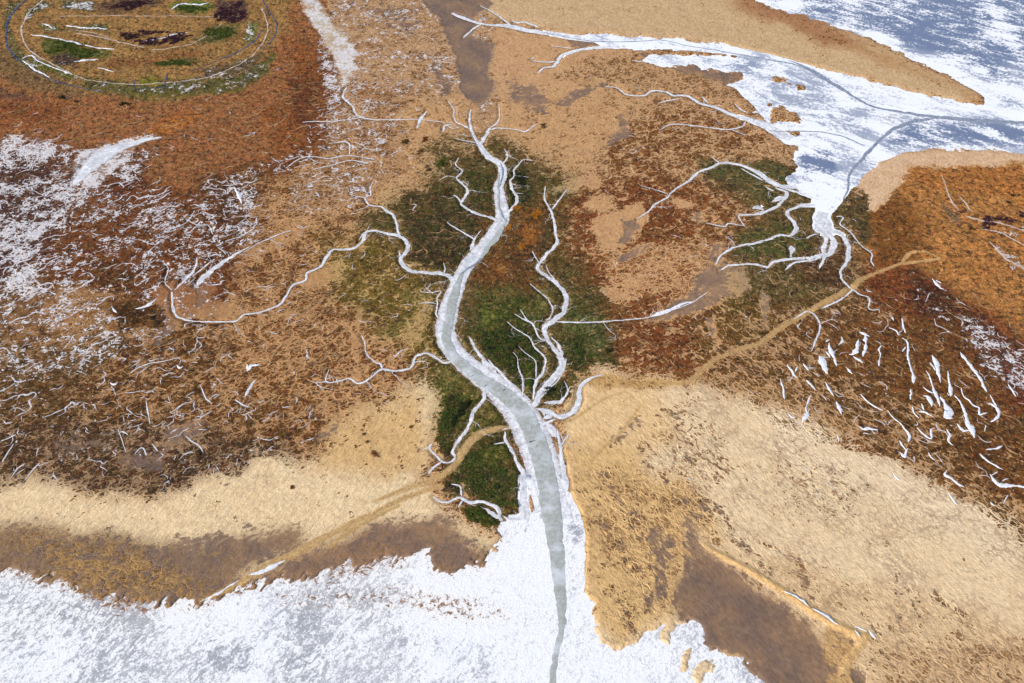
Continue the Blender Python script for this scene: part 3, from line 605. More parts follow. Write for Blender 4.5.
def raw_mesh(name, V, F, smooth=True, attrs=None):
    """F: (n,4) or (n,3) int array"""
    V = np.asarray(V, np.float32); F = np.asarray(F, np.int32); k = F.shape[1]
    me = bpy.data.meshes.new(name)
    me.vertices.add(len(V)); me.vertices.foreach_set('co', V.ravel())
    me.loops.add(F.size); me.loops.foreach_set('vertex_index', F.ravel())
    me.polygons.add(len(F)); me.polygons.foreach_set('loop_start', np.arange(0, F.size, k, dtype=np.int32))
    me.polygons.foreach_set('loop_total', np.full(len(F), k, np.int32))
    me.polygons.foreach_set('use_smooth', np.full(len(F), smooth))
    me.update()
    for nm, a in (attrs or {}).items():
        a = np.asarray(a, np.float32)
        if a.ndim == 1: at_ = me.attributes.new(nm, 'FLOAT', 'POINT'); at_.data.foreach_set('value', a)
        else: at_ = me.attributes.new(nm, 'FLOAT_VECTOR', 'POINT'); at_.data.foreach_set('vector', a.ravel())
    return me
def link(name, me, mat, parent=None, loc=None, **props):
    o = bpy.data.objects.new(name, me); COL.objects.link(o)
    if mat is not None: me.materials.append(mat)
    if parent: o.parent = parent
    if loc is not None: o.location = loc
    for k, v in props.items(): o[k] = v
    return o

class NT:
    def __init__(s, name):
        s.m = bpy.data.materials.new(name); s.m.use_nodes = True; s.t = s.m.node_tree; s.t.nodes.clear()
        s.out = s.t.nodes.new('ShaderNodeOutputMaterial'); s.b = s.t.nodes.new('ShaderNodeBsdfPrincipled')
        s.t.links.new(s.b.outputs[0], s.out.inputs[0]); s.pos = s.t.nodes.new('ShaderNodeNewGeometry').outputs['Position']
    def put(s, sock, v):
        if isinstance(v, bpy.types.NodeSocket): s.t.links.new(v, sock)
        elif isinstance(v, (tuple, list, np.ndarray)):
            v = [float(q) for q in v]
            sock.default_value = v+[1.0] if (sock.type == 'RGBA' and len(v) == 3) else v
        else: sock.default_value = v
    def math(s, op, a, b=None, c=None, clamp=False):
        n = s.t.nodes.new('ShaderNodeMath'); n.operation = op; n.use_clamp = clamp
        s.put(n.inputs[0], a)
        if b is not None: s.put(n.inputs[1], b)
        if c is not None: s.put(n.inputs[2], c)
        return n.outputs[0]
    def noise(s, scale, detail=4, rough=.6, dist=0, vec=None, off=0):
        n = s.t.nodes.new('ShaderNodeTexNoise'); n.inputs['Scale'].default_value = scale
        n.inputs['Detail'].default_value = detail; n.inputs['Roughness'].default_value = rough; n.inputs['Distortion'].default_value = dist
        v = vec or s.pos
        if off: 
            m = s.t.nodes.new('ShaderNodeMapping'); s.put(m.inputs['Vector'], v); m.inputs['Location'].default_value = (off*13.7, off*7.1, off); v = m.outputs[0]
        s.put(n.inputs['Vector'], v); return n.outputs[0]
    def cells(s, scale, vec, wob=1.0, wsc=.35, off=0):
        n = s.t.nodes.new('ShaderNodeTexNoise'); n.inputs['Scale'].default_value = wsc; n.inputs['Detail'].default_value = 3
        s.put(n.inputs['Vector'], s.pos)
        v = s.t.nodes.new('ShaderNodeVectorMath'); v.operation = 'SUBTRACT'; s.put(v.inputs[0], n.outputs['Color']); v.inputs[1].default_value = (.5+off*7, .5-off*5, .5)
        v2 = s.t.nodes.new('ShaderNodeVectorMath'); v2.operation = 'SCALE'; s.put(v2.inputs[0], v.outputs[0]); v2.inputs['Scale'].default_value = wob
        v3 = s.t.nodes.new('ShaderNodeVectorMath'); v3.operation = 'ADD'; s.put(v3.inputs[0], v2.outputs[0]); s.put(v3.inputs[1], vec)
        o = s.t.nodes.new('ShaderNodeTexVoronoi'); o.voronoi_dimensions = '2D'; o.feature = 'DISTANCE_TO_EDGE'; o.inputs['Scale'].default_value = scale; s.put(o.inputs['Vector'], v3.outputs[0]); return o.outputs['Distance']
    def pick(s, fac, a, b):
        n = s.t.nodes.new('ShaderNodeMix'); n.data_type = 'VECTOR'; s.put(n.inputs['Factor'], fac); s.put(n.inputs[4], a); s.put(n.inputs[5], b); return n.outputs[1]
    def stretch(s, ang, sx, sy):
        n = s.t.nodes.new('ShaderNodeMapping'); n.vector_type = 'TEXTURE'; s.put(n.inputs['Vector'], s.pos)
        n.inputs['Rotation'].default_value = (0, 0, math.radians(ang)); n.inputs['Scale'].default_value = (sx, sy, 1); return n.outputs[0]
    def attr(s, name, comp=None):
        n = s.t.nodes.new('ShaderNodeAttribute'); n.attribute_name = name
        if comp is None: return n.outputs['Color']
        if comp == 'f': return n.outputs['Fac']
        x = s.t.nodes.new('ShaderNodeSeparateXYZ'); s.t.links.new(n.outputs['Vector'], x.inputs[0]); return x.outputs[comp]
    def mix(s, f, a, b, blend='MIX'):
        n = s.t.nodes.new('ShaderNodeMix'); n.data_type = 'RGBA'; n.blend_type = blend; n.clamp_factor = True
        s.put(n.inputs['Factor'], f); s.put(n.inputs['A'], a); s.put(n.inputs['B'], b); return n.outputs['Result']
    def mixf(s, f, a, b):
        n = s.t.nodes.new('ShaderNodeMix'); n.data_type = 'FLOAT'; s.put(n.inputs['Factor'], f); s.put(n.inputs['A'], a); s.put(n.inputs['B'], b); return n.outputs['Result']
    def scale(s, c, f):
        n = s.t.nodes.new('ShaderNodeVectorMath'); n.operation = 'SCALE'; s.put(n.inputs[0], c); s.put(n.inputs['Scale'], f); return n.outputs[0]
    def lin(s, x, a, b, lo=0, hi=1):
        n = s.t.nodes.new('ShaderNodeMapRange'); s.put(n.inputs[0], x); s.put(n.inputs[1], a); s.put(n.inputs[2], b); s.put(n.inputs[3], lo); s.put(n.inputs[4], hi); return n.outputs[0]
    def done(s, colr, rough=.9, height=None, bdist=.3, bstr=1.0, spec=.2):
        s.put(s.b.inputs['Base Color'], colr); s.put(s.b.inputs['Roughness'], rough); s.put(s.b.inputs['Specular IOR Level'], spec)
        if height is not None:
            n = s.t.nodes.new('ShaderNodeBump'); n.inputs['Distance'].default_value = bdist; n.inputs['Strength'].default_value = bstr
            s.put(n.inputs['Height'], height); s.t.links.new(n.outputs[0], s.b.inputs['Normal'])
        return s.m

# ---- ground
N = NT('marsh_ground')
cover, frost0, mud = (N.attr('pa', i) for i in range(3)); frost = N.math('MULTIPLY', frost0, N.lin(N.noise(.05, 4, .6, .6, off=71), .42, .58, .6, 1.2)); side0, streak, spec = (N.attr('pb', i) for i in range(3)); side = N.math('GREATER_THAN', side0, .5)
vegc, soilc = N.attr('vegc'), N.attr('soilc')
big = N.noise(.035, 3, .5); pat = N.noise(.13, 5, .62, .8); mid = N.noise(.42, 4, .62, .3, off=1); fin = N.noise(1.5, 3, .7, off=2)
# left marsh runs to the upper right, right marsh to the lower right
VP = N.pick(side, N.stretch(28, 1.5, .9), N.stretch(-52, 1.6, .9))
pS = N.noise(.33, 4, .6, .6, VP)
t = N.math('ADD', N.math('MULTIPLY', N.math('SUBTRACT', pat, .5), 2.6), N.math('MULTIPLY', N.math('SUBTRACT', mid, .5), 1.5))
t = N.math('ADD', t, N.math('MULTIPLY', N.math('SUBTRACT', pS, .5), 1.6))
t = N.math('ADD', t, N.math('MULTIPLY', N.math('SUBTRACT', fin, .5), .5))
t = N.math('ADD', t, N.math('MULTIPLY_ADD', cover, 1.5, -.52))
E1 = N.cells(.20, VP, 6, .22); E2 = N.cells(.46, VP, 2.6, .5, 2)
gw = N.lin(N.noise(.09, 4, .6, .5, off=41), .40, .62, .0, .16)
g1 = N.lin(N.math('SUBTRACT', E1, gw), -.01, .07, 1, 0)
g2 = N.lin(N.math('SUBTRACT', E2, N.math('MULTIPLY', gw, .9)), -.02, .09, 1, 0)
gg = N.math('MAXIMUM', g1, N.math('MULTIPLY', g2, .8))
t = N.math('SUBTRACT', N.math('ADD', t, .02), N.math('MULTIPLY', gg, N.lin(cover, .97, .5, .05, 1.0)))
covf = N.math('MULTIPLY_ADD', t, 6.5, .5, clamp=True)
fin2 = N.noise(.9, 3, .72, .4, off=21)
tone = N.math('ADD', N.lin(mid, .34, .66, .62, 1.36), N.math('ADD', N.lin(fin, .3, .7, -.30, .30), N.lin(fin2, .35, .65, -.3, .3)))
tone = N.math('MAXIMUM', tone, .22)
vc = N.scale(vegc, tone)
def hue(x, mulc, addc, a, b, off, sc_, amt):
    p = N.noise(sc_, 4, .68, .7, off=off)
    alt = N.scale(N.mix(.5, N.mix(1.0, vegc, mulc, 'MULTIPLY'), addc), tone)
    return N.mix(N.lin(p, a, b, 0, amt), x, alt)
vc = hue(vc, (.9, .98, .6), col(92, 84, 40), .52, .57, 5, .16, .6)
vc = hue(vc, (1.2, .85, .7), col(150, 88, 40), .53, .58, 6, .21, .5)
vc = hue(vc, (.42, .4, .42), col(52, 38, 30), .525, .57, 7, .27, .9)
vc = hue(vc, (1.5, 1.5, 1.2), col(140, 126, 66), .57, .63, 17, .45, .5)
vc = hue(vc, (1.3, 1.3, 1.3), col(188, 150, 98), .55, .60, 9, .34, .55)
rimc = N.math('MULTIPLY', covf, N.lin(t, .0, .35, 1, 0))  # bank shade put into the plant colour as a darker patch rim
vc = N.mix(N.math('MULTIPLY', rimc, .35), vc, N.scale(vegc, .6))
rl = N.noise(.8, 3, .6, .5, N.pick(side, N.stretch(62, 3.2, .9), N.stretch(-62, 3.4, .8)))
sc_t = N.math('ADD', N.lin(rl, .3, .7, .78, 1.16), N.lin(mid, .3, .7, -.12, .10))
so = N.scale(soilc, N.math('MULTIPLY', sc_t, 1.12))
so = N.mix(N.lin(N.noise(.10, 5, .7, .5, off=8), .5, .64, 0, .5), so, N.mix(1.0, so, (.80, .72, .66), 'MULTIPLY'))
base = N.mix(covf, so, vc)
K1 = N.cells(.12, VP, 8, .25, 4); K2 = N.cells(.34, VP, 3, .5, 5)
km = N.lin(N.math('ADD', N.math('MULTIPLY', N.noise(.05, 4, .6, off=57), .6), N.math('MULTIPLY', N.noise(.4, 4, .65, off=58), .4)), .475, .54)
ckf = N.math('MULTIPLY', N.math('MAXIMUM', N.lin(K1, .03, .10, 1, 0), N.lin(K2, .04, .13, .9, 0)), N.math('MULTIPLY', spec, km))
base = N.mix(N.math('MULTIPLY', ckf, .75), base, N.mix(1.0, soilc, (.52, .46, .46), 'MULTIPLY'))
# wet mud
mt = N.math('ADD', N.math('MULTIPLY_ADD', mud, 1.25, -.70), N.math('ADD', N.math('ADD', N.math('MULTIPLY', N.math('SUBTRACT', pat, .5), 2.2), N.math('MULTIPLY', N.math('SUBTRACT', fin, .5), 1.2)), N.math('MULTIPLY', N.math('SUBTRACT', pS, .5), 3.4)))
mf = N.math('MULTIPLY', N.math('MULTIPLY_ADD', mt, 3.0, .5, clamp=True), N.math('GREATER_THAN', mud, .04))
mudc = N.mix(N.lin(N.noise(.05, 6, .65, .5, off=61), .40, .62), col(122, 100, 88), col(152, 120, 92)); mudc = N.scale(mudc, N.math('ADD', N.lin(mid, .3, .7, .82, 1.15), N.lin(rl, .3, .7, -.14, .16)))
base = N.mix(N.math('MULTIPLY', mf, .88), base, mudc)
# frost and thin snow caught between the tussocks: broken vein lines + flecks
def vein(sc_, ang, sx, sy, off):
    v = N.noise(sc_, 2, .5, .8, N.stretch(ang, sx, sy), off)
    return N.math('ABSOLUTE', N.math('SUBTRACT', v, .5))
brk = N.noise(.22, 3, .6, off=11); brk2 = N.noise(.6, 3, .6, off=12)
bw = N.math('ADD', N.math('MULTIPLY', N.math('SUBTRACT', brk, .5), 1.1), N.math('ADD', N.math('MULTIPLY', N.math('SUBTRACT', brk2, .5), .7), N.math('MULTIPLY_ADD', frost, .58, -.265)))
bw = N.math('MAXIMUM', bw, 0)
f1 = N.lin(N.math('SUBTRACT', E1, N.math('MULTIPLY', bw, .62)), -.03, .03, 1, 0)
f2 = N.lin(N.math('SUBTRACT', E2, N.math('MULTIPLY', bw, .75)), -.05, .05, 1, 0)
fv = N.math('MULTIPLY', N.math('MAXIMUM', f1, f2), N.math('MULTIPLY', N.math('GREATER_THAN', frost, .03), N.lin(bw, .02, .08, 0, 1)))
bank_shade = N.math('MULTIPLY', N.math('MAXIMUM', N.lin(E1, .06, .22, 1, 0), N.lin(E2, .08, .26, .8, 0)), N.lin(frost, .05, .4, 0, .55))  # shade of the gully banks, painted as a dark band into the ground colour
base = N.mix(bank_shade, base, N.mix(1.0, base, (.42, .36, .40), 'MULTIPLY'))
fleck = N.math('ADD', N.math('MULTIPLY', N.math('SUBTRACT', N.noise(.50, 5, .7, .5, N.stretch(32, 1.9, .8), 14), .5), 3.4), N.math('MULTIPLY_ADD', frost, 2.7, -2.95))
ff = N.math('MAXIMUM', fv, N.math('MULTIPLY_ADD', fleck, 4, .3, clamp=True))
frc = N.scale(N.mix(N.noise(.2, 4, .6), col(212, 200, 192), col(238, 236, 240)), 1.0)
base = N.mix(N.math('MULTIPLY', ff, .93), base, frc)
h = N.math('ADD', N.math('MULTIPLY', mid, .9), N.math('MULTIPLY', rl, N.math('MULTIPLY', streak, .8)))
h = N.math('ADD', h, N.math('MULTIPLY', fin, .45)); h = N.math('ADD', h, N.math('MULTIPLY', N.lin(E1, 0, .14, -.5, 0), N.lin(cover, .1, .5)))
h = N.math('MULTIPLY', h, N.lin(mud, .4, 1.0, 1, .35))
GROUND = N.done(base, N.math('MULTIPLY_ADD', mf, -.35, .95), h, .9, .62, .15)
me = grid_mesh('ground', GX, GY, z)
def setv(nm, a, b, c):
    at_ = me.attributes.new(nm, 'FLOAT_VECTOR', 'POINT'); at_.data.foreach_set('vector', np.stack([a, b, c], -1).astype(np.float32).ravel())
setv('pa', A['cover'], A['frost'], A['mud']); setv('pb', A['side'], A['streak'], A['spec'])
setv('vegc', veg[..., 0], veg[..., 1], veg[..., 2]); setv('soilc', soil[..., 0], soil[..., 1], soil[..., 2])
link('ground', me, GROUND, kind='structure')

# ---- ice materials
def ice_mat(name, white, grey, brown, rot, sx, sy, sc_=.35, fine=1.2, blue=None, thr=(.42, .62), bstr=.5):
    N = NT(name)
    big = N.noise(.02, 4, .6, .6, off=2); a = N.noise(sc_, 7, .68, .8, N.stretch(rot, sx, sy)); f = N.noise(fine, 5, .72, .3, off=4)
    m = N.math('ADD', N.math('MULTIPLY', a, .62), N.math('ADD', N.math('MULTIPLY', big, .38), N.math('MULTIPLY_ADD', f, .5, -.25)))
    g = N.attr('grey', 'f'); br = N.attr('brown', 'f')
    m = N.math('ADD', m, N.math('MULTIPLY_ADD', g, .17, -.085))
    fac = N.math('MULTIPLY', N.lin(m, thr[0], thr[1]), N.lin(g, 0, .8, .3, 1))
    c = N.mix(fac, white, grey)
    bn = N.math('ADD', N.math('MULTIPLY', N.math('SUBTRACT', N.noise(.40, 6, .75, .6, off=31), .5), 6.5), N.math('MULTIPLY_ADD', br, 1.3, -1.25))
    c = N.mix(N.math('MULTIPLY', br, .35), c, N.mix(1.0, c, (1.0, .93, .82), 'MULTIPLY'))
    c = N.mix(N.lin(bn, -.1, .25), c, brown)
    c = N.mix(N.lin(N.noise(.05, 4, .6, off=9), .52, .7, 0, .5), c, N.mix(1.0, c, blue or (.93, .95, 1.0), 'MULTIPLY'))
    return N.done(c, N.lin(fac, 0, 1, .75, .35), N.math('ADD', a, N.math('MULTIPLY', f, .5)), .5, bstr, .3)
BAYICE = ice_mat('bay_ice', col(254, 252, 252), col(172, 172, 178), col(150, 112, 82), 55, 2.0, 1, .42, 1.0, thr=(.49, .58), bstr=.8)
SEAICE = ice_mat('sea_ice', col(252, 252, 254), col(118, 130, 158), col(150, 120, 95), -30, 3.2, 1, .10, .5, thr=(.49, .57))
CREEKICE = NT('creek_ice'); N = CREEKICE
ac = N.attr('across', 'f'); nn = N.noise(.5, 6, .65, .5); n3 = N.noise(.12, 4, .6, off=3)
cc = N.mix(N.lin(nn, .42, .66), col(254, 252, 252), col(196, 196, 204))
cc = N.mix(N.math('MULTIPLY', N.lin(ac, .85, .2), N.lin(n3, .42, .60, 0, .6)), cc, col(184, 186, 190))
cc = N.mix(N.math('MULTIPLY', N.lin(ac, .7, 1.0), N.lin(N.noise(.5, 4, .6, off=8), .35, .6, .25, .75)), cc, col(168, 160, 158))
cc = N.mix(N.lin(N.noise(.22, 5, .65, off=6), .54, .66, 0, .6), cc, col(186, 180, 180))
CREEKICE = N.done(cc, .6, nn, .3, .5, .3)
N = NT('slush_ice'); nn = N.noise(.45, 6, .7, .6); n3 = N.noise(.1, 5, .6, off=3)
cc = N.mix(N.lin(nn, .40, .62), col(166, 166, 156), col(192, 196, 194)); cc = N.mix(N.lin(n3, .5, .72), cc, col(218, 222, 226))
SLUSH = N.done(cc, .45, nn, .2, .5, .3)
N = NT('lead_water'); nn = N.noise(.6, 5, .7, .4); cc = N.mix(N.lin(nn, .38, .62), col(118, 126, 142), col(166, 174, 188)); LEADM = N.done(cc, .3, nn, .1, .3, .4)
N = NT('snow'); nn = N.noise(.7, 5, .65); SNOW = N.done(N.mix(N.lin(nn, .4, .65), col(250, 250, 252), col(214, 214, 226)), .8, nn, .3, .5, .2)
N = NT('frost_streaks'); nn = N.noise(.5, 5, .65); FROST = N.done(N.mix(N.lin(nn, .4, .62), col(228, 226, 232), col(186, 172, 166)), .85, nn, .2, .4, .2)

# ---- ribbons
zi = [0]
def ribbon(w, lift=.05, jit=.18, dome=.06, seed=0, drape=True, ends=True):
    """closed-looking strip of ice: five verts across, slightly domed, rims sunk; returns V,F,across"""
    zi[0] += 1
    p = w[:, :2]; hw = w[:, 2].copy(); n = len(p)
    s = np.concatenate([[0], np.cumsum(np.hypot(*np.diff(p, axis=0).T))])
    if n < 3 or s[-1] < .3: return None
    m = max(4, int(s[-1]/.55)); ss = np.linspace(0, s[-1], m)
    X = np.interp(ss, s, p[:, 0]); Y = np.interp(ss, s, p[:, 1]); Hw = np.interp(ss, s, hw)
    tx = np.gradient(X); ty = np.gradient(Y); L = np.hypot(tx, ty)+1e-9; nx, ny = -ty/L, tx/L
    jl = fbm(ss/3.2+seed*7.1, ss*0+seed, 4, 1); jr = fbm(ss/3.2+seed*3.3+50, ss*0+seed+9, 4, 2)
    jj = jit*np.minimum(Hw*1.5, 1.6)
    endt = np.ones(m)
    if ends:
        e = np.minimum(ss, s[-1]-ss); endt = np.clip(np.clip(e/np.maximum(Hw*(4 if hw.max() < 2 else 1.5), .3), 0, 1)**.7, .10, 1)
    l = np.maximum(Hw+jl*jj*2, Hw*.35)*endt; r = np.maximum(Hw+jr*jj*2, Hw*.35)*endt
    V = []; AC = []
    zc = gz(X, Y)
    k = np.ones(5)/5; zc = np.convolve(np.pad(zc, 2, 'edge'), k, 'valid')
    for q, ac in ((-1.0, 1), (-.72, .8), (0, 0), (.72, .8), (1.0, 1)):
        off = np.where(q < 0, q*l, q*r)
        xx = X+nx*off; yy = Y+ny*off
        zz = zc+lift+zi[0]*.0015*1.0 % .05+dome*(1-ac**2)-((.14 if dome > .06 else .05) if abs(q) == 1 else 0)
        if drape and hw.max() < 3: zz = np.maximum(zz, gz(xx, yy)+(.02 if abs(q) < 1 else -.12))
        V.append(np.stack([xx, yy, zz], -1)); AC.append(np.full(m, ac))
    V = np.stack(V, 1).reshape(-1, 3); AC = np.stack(AC, 1).ravel()
    i = np.arange(m-1)[:, None]*5; k4 = np.arange(4)[None]
    a = i+k4; F = np.stack([a, a+5, a+6, a+1], -1).reshape(-1, 4)
    return V, F, AC
def merge(parts):
    V = []; F = []; AC = []; n = 0
    for q in parts:
        if q is None: continue
        V.append(q[0]); F.append(q[1]+n); AC.append(q[2]); n += len(q[0])
    return np.concatenate(V), np.concatenate(F), np.concatenate(AC)
CNAME = dict(main='frozen_main_creek')
for i, (nm, w) in enumerate(creek_lines):
    q = ribbon(w, .07, .25 if w[:, 2].max() > 3 else .34, .0, i+1, drape=False)
    if q is None: continue
    me = raw_mesh('frozen_creek', q[0], q[1], True, {'across': q[2]})
    link('frozen_creek', me, CREEKICE, kind='structure')
def over(w, lift, seed, name, mat):
    """a strip lying on the ice of a channel, levelled to that ice"""
    q = ribbon(w, lift, .25, .015, seed, drape=False)
    V, F, AC = q
    me = raw_mesh(name, V, F, True, {'across': AC}); link(name, me, mat, kind='structure')
# lead/slush strips float at the creek ice level: bed height + cover of the creek ribbon below
for i, (nm, w) in enumerate(lead_lines):
    m = w.copy()
    V, F, AC = ribbon(m, 0, .22, 0, i+300, drape=False)
    V = V.reshape(-1, 5, 3).copy(); cx, cy = V[:, 2, 0], V[:, 2, 1]
    cl = gz(cx, cy); cl = np.convolve(np.pad(cl, 12, 'edge'), np.ones(25)/25, 'valid')
    u_, v_ = chart(cx, cy); inbay = (v_ > 528) | ((u_ > 500) & (v_ < 205))
    lvl = np.where(inbay, np.maximum(ICE_Z+.05, cl+.28), cl+.26)
    rx_ = np.convolve(np.pad(np.maximum(lvl, np.roll(lvl, 8)) if len(lvl) > 60 else lvl, 10, 'edge'), np.ones(21)/21, 'valid')
    V[:, :, 2] = rx_[:, None]+i*.003; V[:, (0, 4), 2] -= .06; V = V.reshape(-1, 3)
    me = raw_mesh('slush_channel' if nm == 'slush' else 'open_lead', V, F, True, {'across': AC})
    link('slush_channel' if nm == 'slush' else 'open_lead', me, SLUSH if nm == 'slush' else LEADM, kind='structure')

# ---- ice sheets (the shore is where the ground rises through them)
def sheet(name, mat, pts, zz, step):
    x, y = at([p[0] for p in pts], [p[1] for p in pts]); wp = list(zip(x, y))
    gx_ = np.arange(min(x), max(x)+step, step); gy_ = np.arange(min(y), max(y)+step, step); X, Y = np.meshgrid(gx_, gy_)
    ins = poly_sdf(X, Y, wp) > 0; idx = -np.ones(X.shape, int)
    q = ins[:-1, :-1] & ins[1:, :-1] & ins[:-1, 1:] & ins[1:, 1:]
    use = np.zeros(X.shape, bool); use[:-1, :-1] |= q; use[1:, :-1] |= q; use[:-1, 1:] |= q; use[1:, 1:] |= q
    idx[use] = np.arange(use.sum()); F = np.stack([idx[:-1, :-1], idx[:-1, 1:], idx[1:, 1:], idx[1:, :-1]], -1)[q]
    V = np.stack([X[use], Y[use], np.full(use.sum(), zz)], -1); u_, v_ = chart(X[use], Y[use])
    me = raw_mesh(name, V, F, True, {'grey': sample(R['grey'], u_, v_), 'brown': sample(R['brown'], u_, v_)})
    o = link(name, me, mat, kind='structure'); md = o.modifiers.new('thickness', 'SOLIDIFY'); md.thickness = .2; md.offset = -1; return o
sheet('bay_ice', BAYICE, PG('-260,530 130,560 200,575 300,535 400,520 470,500 500,470 590,470 610,560 640,600 720,590 790,660 860,740 900,1050 -700,1050'), ICE_Z, 4)
sheet('sea_ice', SEAICE, PG('530,12 640,5 700,-60 560,-160 1700,-160 1500,230 1040,190 930,190 880,205 860,235 800,235 740,190 735,110 640,80 560,62'), ICE_Z, 5)

# ---- random short snow-filled rills, too many to count: one object
def rills(nwant):
    out = []; tries = 0
    while len(out) < nwant and tries < 60000:
        tries += 1
        px = random.uniform(-60, 1060); py = random.uniform(90, 480)
        if random.random() > float(sample(R['rill'], np.array([px]), np.array([py]))[0])**1.3: continue
        x, y = (float(q) for q in at(px, py))
        if float(gattr(CD, np.array([x]), np.array([y]))[0]) < 2: continue
        right = px > 700
        if right and random.random() < .6: continue
        ang = math.radians((-58 if right else random.choice((28, 34, 42, 10, -40)))+random.gauss(0, 20))
        s = float(mpp(px, py)); L = random.choice((3, 4, 5, 7, 10, 16))*s*random.uniform(.8, 1.4); hw = random.uniform(.28, .6)*s*(1.25 if L > 6*s else 1)*.8
        n = max(5, int(L/.8)); pts = []; a = ang; cx, cy = x, y
        for k in range(n):
            t = k/(n-1); pts.append((cx, cy, hw*(.5+.9*math.sin(math.pi*min(1, t*1.1))**.7*random.uniform(.6, 1.3))))
            a += random.gauss(0, .55)+(ang-a)*.12; cx += math.cos(a)*L/n; cy += math.sin(a)*L/n
        out.append(ribbon(np.array(pts), .05, .3, .04, len(out)+500))
        if random.random() < .45 and n > 7:
            b = pts[n//2]; a2 = a+random.choice((-1.1, 1.1)); q2 = []; cx, cy = b[0], b[1]
            for k in range(max(5, n//2)):
                q2.append((cx, cy, b[2]*(1-k/(n*.6)) if k/(n*.6) < .85 else b[2]*.15)); a2 += random.gauss(0, .3); cx += math.cos(a2)*L/n; cy += math.sin(a2)*L/n
            out.append(ribbon(np.array(q2), .05, .3, .04, len(out)+500))
    return out
def drainage(u0, v0, u1, v1, cell, ang, slope, seed, field, thr=3):
    """little tidal gullies: water run down a gently tilted, bumpy marsh, point to point on a jittered grid"""
    xs, ys = at([u0, u1, u0, u1], [v0, v0, v1, v1]); X, Y = np.meshgrid(np.arange(min(xs), max(xs), cell), np.arange(min(ys), max(ys), cell))
    r = np.random.default_rng(seed); X = X+r.uniform(-.42, .42, X.shape)*cell; Y = Y+r.uniform(-.42, .42, X.shape)*cell
    a = math.radians(ang); Hh = -(X*math.cos(a)+Y*math.sin(a))*slope+fbm(X/9, Y/9, 3, seed)*2.2+fbm(X/3, Y/3, 2, seed+2)*.9
    ny, nx = X.shape; flat = Hh.ravel(); idx = np.arange(ny*nx).reshape(ny, nx); best = np.full(ny*nx, -1); drop = np.zeros(ny*nx)
    for dy in (-1, 0, 1):
        for dx in (-1, 0, 1):
            if not (dx or dy): continue
            sl = (slice(max(0, -dy), ny-max(0, dy)), slice(max(0, -dx), nx-max(0, dx))); tl = (slice(max(0, dy), ny-max(0, -dy)), slice(max(0, dx), nx-max(0, -dx)))
            s_, t_ = idx[sl].ravel(), idx[tl].ravel(); d_ = (flat[s_]-flat[t_])/math.hypot(dx, dy); m = d_ > drop[s_]; drop[s_[m]] = d_[m]; best[s_[m]] = t_[m]
    acc = np.ones(ny*nx)
    for k in np.argsort(-flat):
        if best[k] >= 0: acc[best[k]] += acc[k]
    fx, fy = X.ravel(), Y.ravel(); big = acc >= thr
    hasup = np.zeros(ny*nx, bool); src = np.nonzero(big & (best >= 0))[0]; hasup[best[src]] = True
    pu, pv = chart(fx, fy); fr = sample(R[field], pu, pv)
    ok = (gattr(CD, fx, fy) > .9) & (gattr(TD, fx, fy) > 1) & (gattr(A['cover'], fx, fy) > .28) & (pu > -60) & (pu < 1090) & (pv < 500)
    mk = fbm(fx/7, fy/7, 3, seed+5)
    seen = np.zeros(ny*nx, bool); ice, mudl = [], []
    for h_ in np.nonzero(big & ~hasup)[0][np.argsort(-acc[big & ~hasup])]:
        cur = h_; pts = []; kind = None
        def flush():
            if len(pts) >= 3:
                q = np.array(pts); q[:, 2] *= np.minimum(1, .35+np.minimum(np.arange(len(q)), np.arange(len(q))[::-1])*.35)
                p = q; 
                # round off the corners
                for _ in range(2):
                    n_ = np.empty((2*len(p)-2, 3)); n_[0::2] = .75*p[:-1]+.25*p[1:]; n_[1::2] = .25*p[:-1]+.75*p[1:]; p = np.vstack([q[:1], n_, q[-1:]])
                (ice if kind else mudl).append(ribbon(p, .045, .5, .0, int(h_) % 997))
        while cur >= 0:
            w_ = .13+.085*acc[cur]**.42; w_ = min(w_, .62)*(1+.5*mk[cur])
            if not ok[cur]: flush(); pts = []; kind = None
            else:
                k_ = bool(mk[cur] < (fr[cur]-.42)*1.1)
                if kind is not None and k_ != kind: pts.append((fx[cur], fy[cur], w_)); flush(); pts = []
                kind = k_; pts.append((fx[cur], fy[cur], max(.1, w_)))
            if seen[cur]: break
            seen[cur] = True; cur = best[cur]
        flush()
    return ice, mudl
R['net'] = np.clip(R['frost']*.9+R['rill']*.25+.20*sstep(740, 800, RU)*sstep(290, 330, RV)+.12*sstep(300, 220, RU)*sstep(320, 360, RV)+.15*sstep(470, 440, RU)*sstep(100, 130, RV)*sstep(440, 400, RV)+.12*sstep(560, 600, RU)*sstep(760, 720, RU)*sstep(300, 250, RV), 0, 1.2)
ic, md = [], []
for a_ in [(-40, 95, 330, 430, 2.3, 35, .16, 1), (230, 60, 470, 330, 2.3, 20, .12, 2), (-40, 400, 430, 500, 1.8, 60, .12, 3), (150, 300, 440, 430, 2.0, 60, .10, 6), (680, 285, 1060, 520, 2.3, -60, .18, 4), (560, 60, 800, 370, 2.4, -20, .08, 5)]:
    q = drainage(*a_, 'net', 4); ic += q[0]; md += q[1]
N = NT('gully_bed'); GUL = N.done(N.mix(N.lin(N.noise(.08, 4, .6), .42, .6), col(96, 66, 44), col(188, 148, 104)), .8)
V, F, AC = merge(ic); link('iced_gullies', raw_mesh('iced_gullies', V, F, True, {'across': AC}), FROST, kind='stuff')
V, F, AC = merge(md); link('marsh_gullies', raw_mesh('marsh_gullies', V, F, True, {'across': AC}), GUL, kind='stuff')
V, F, AC = merge(rills(240))
link('snow_filled_rills', raw_mesh('snow_filled_rills', V, F, True, {'across': AC}), FROST, kind='stuff')

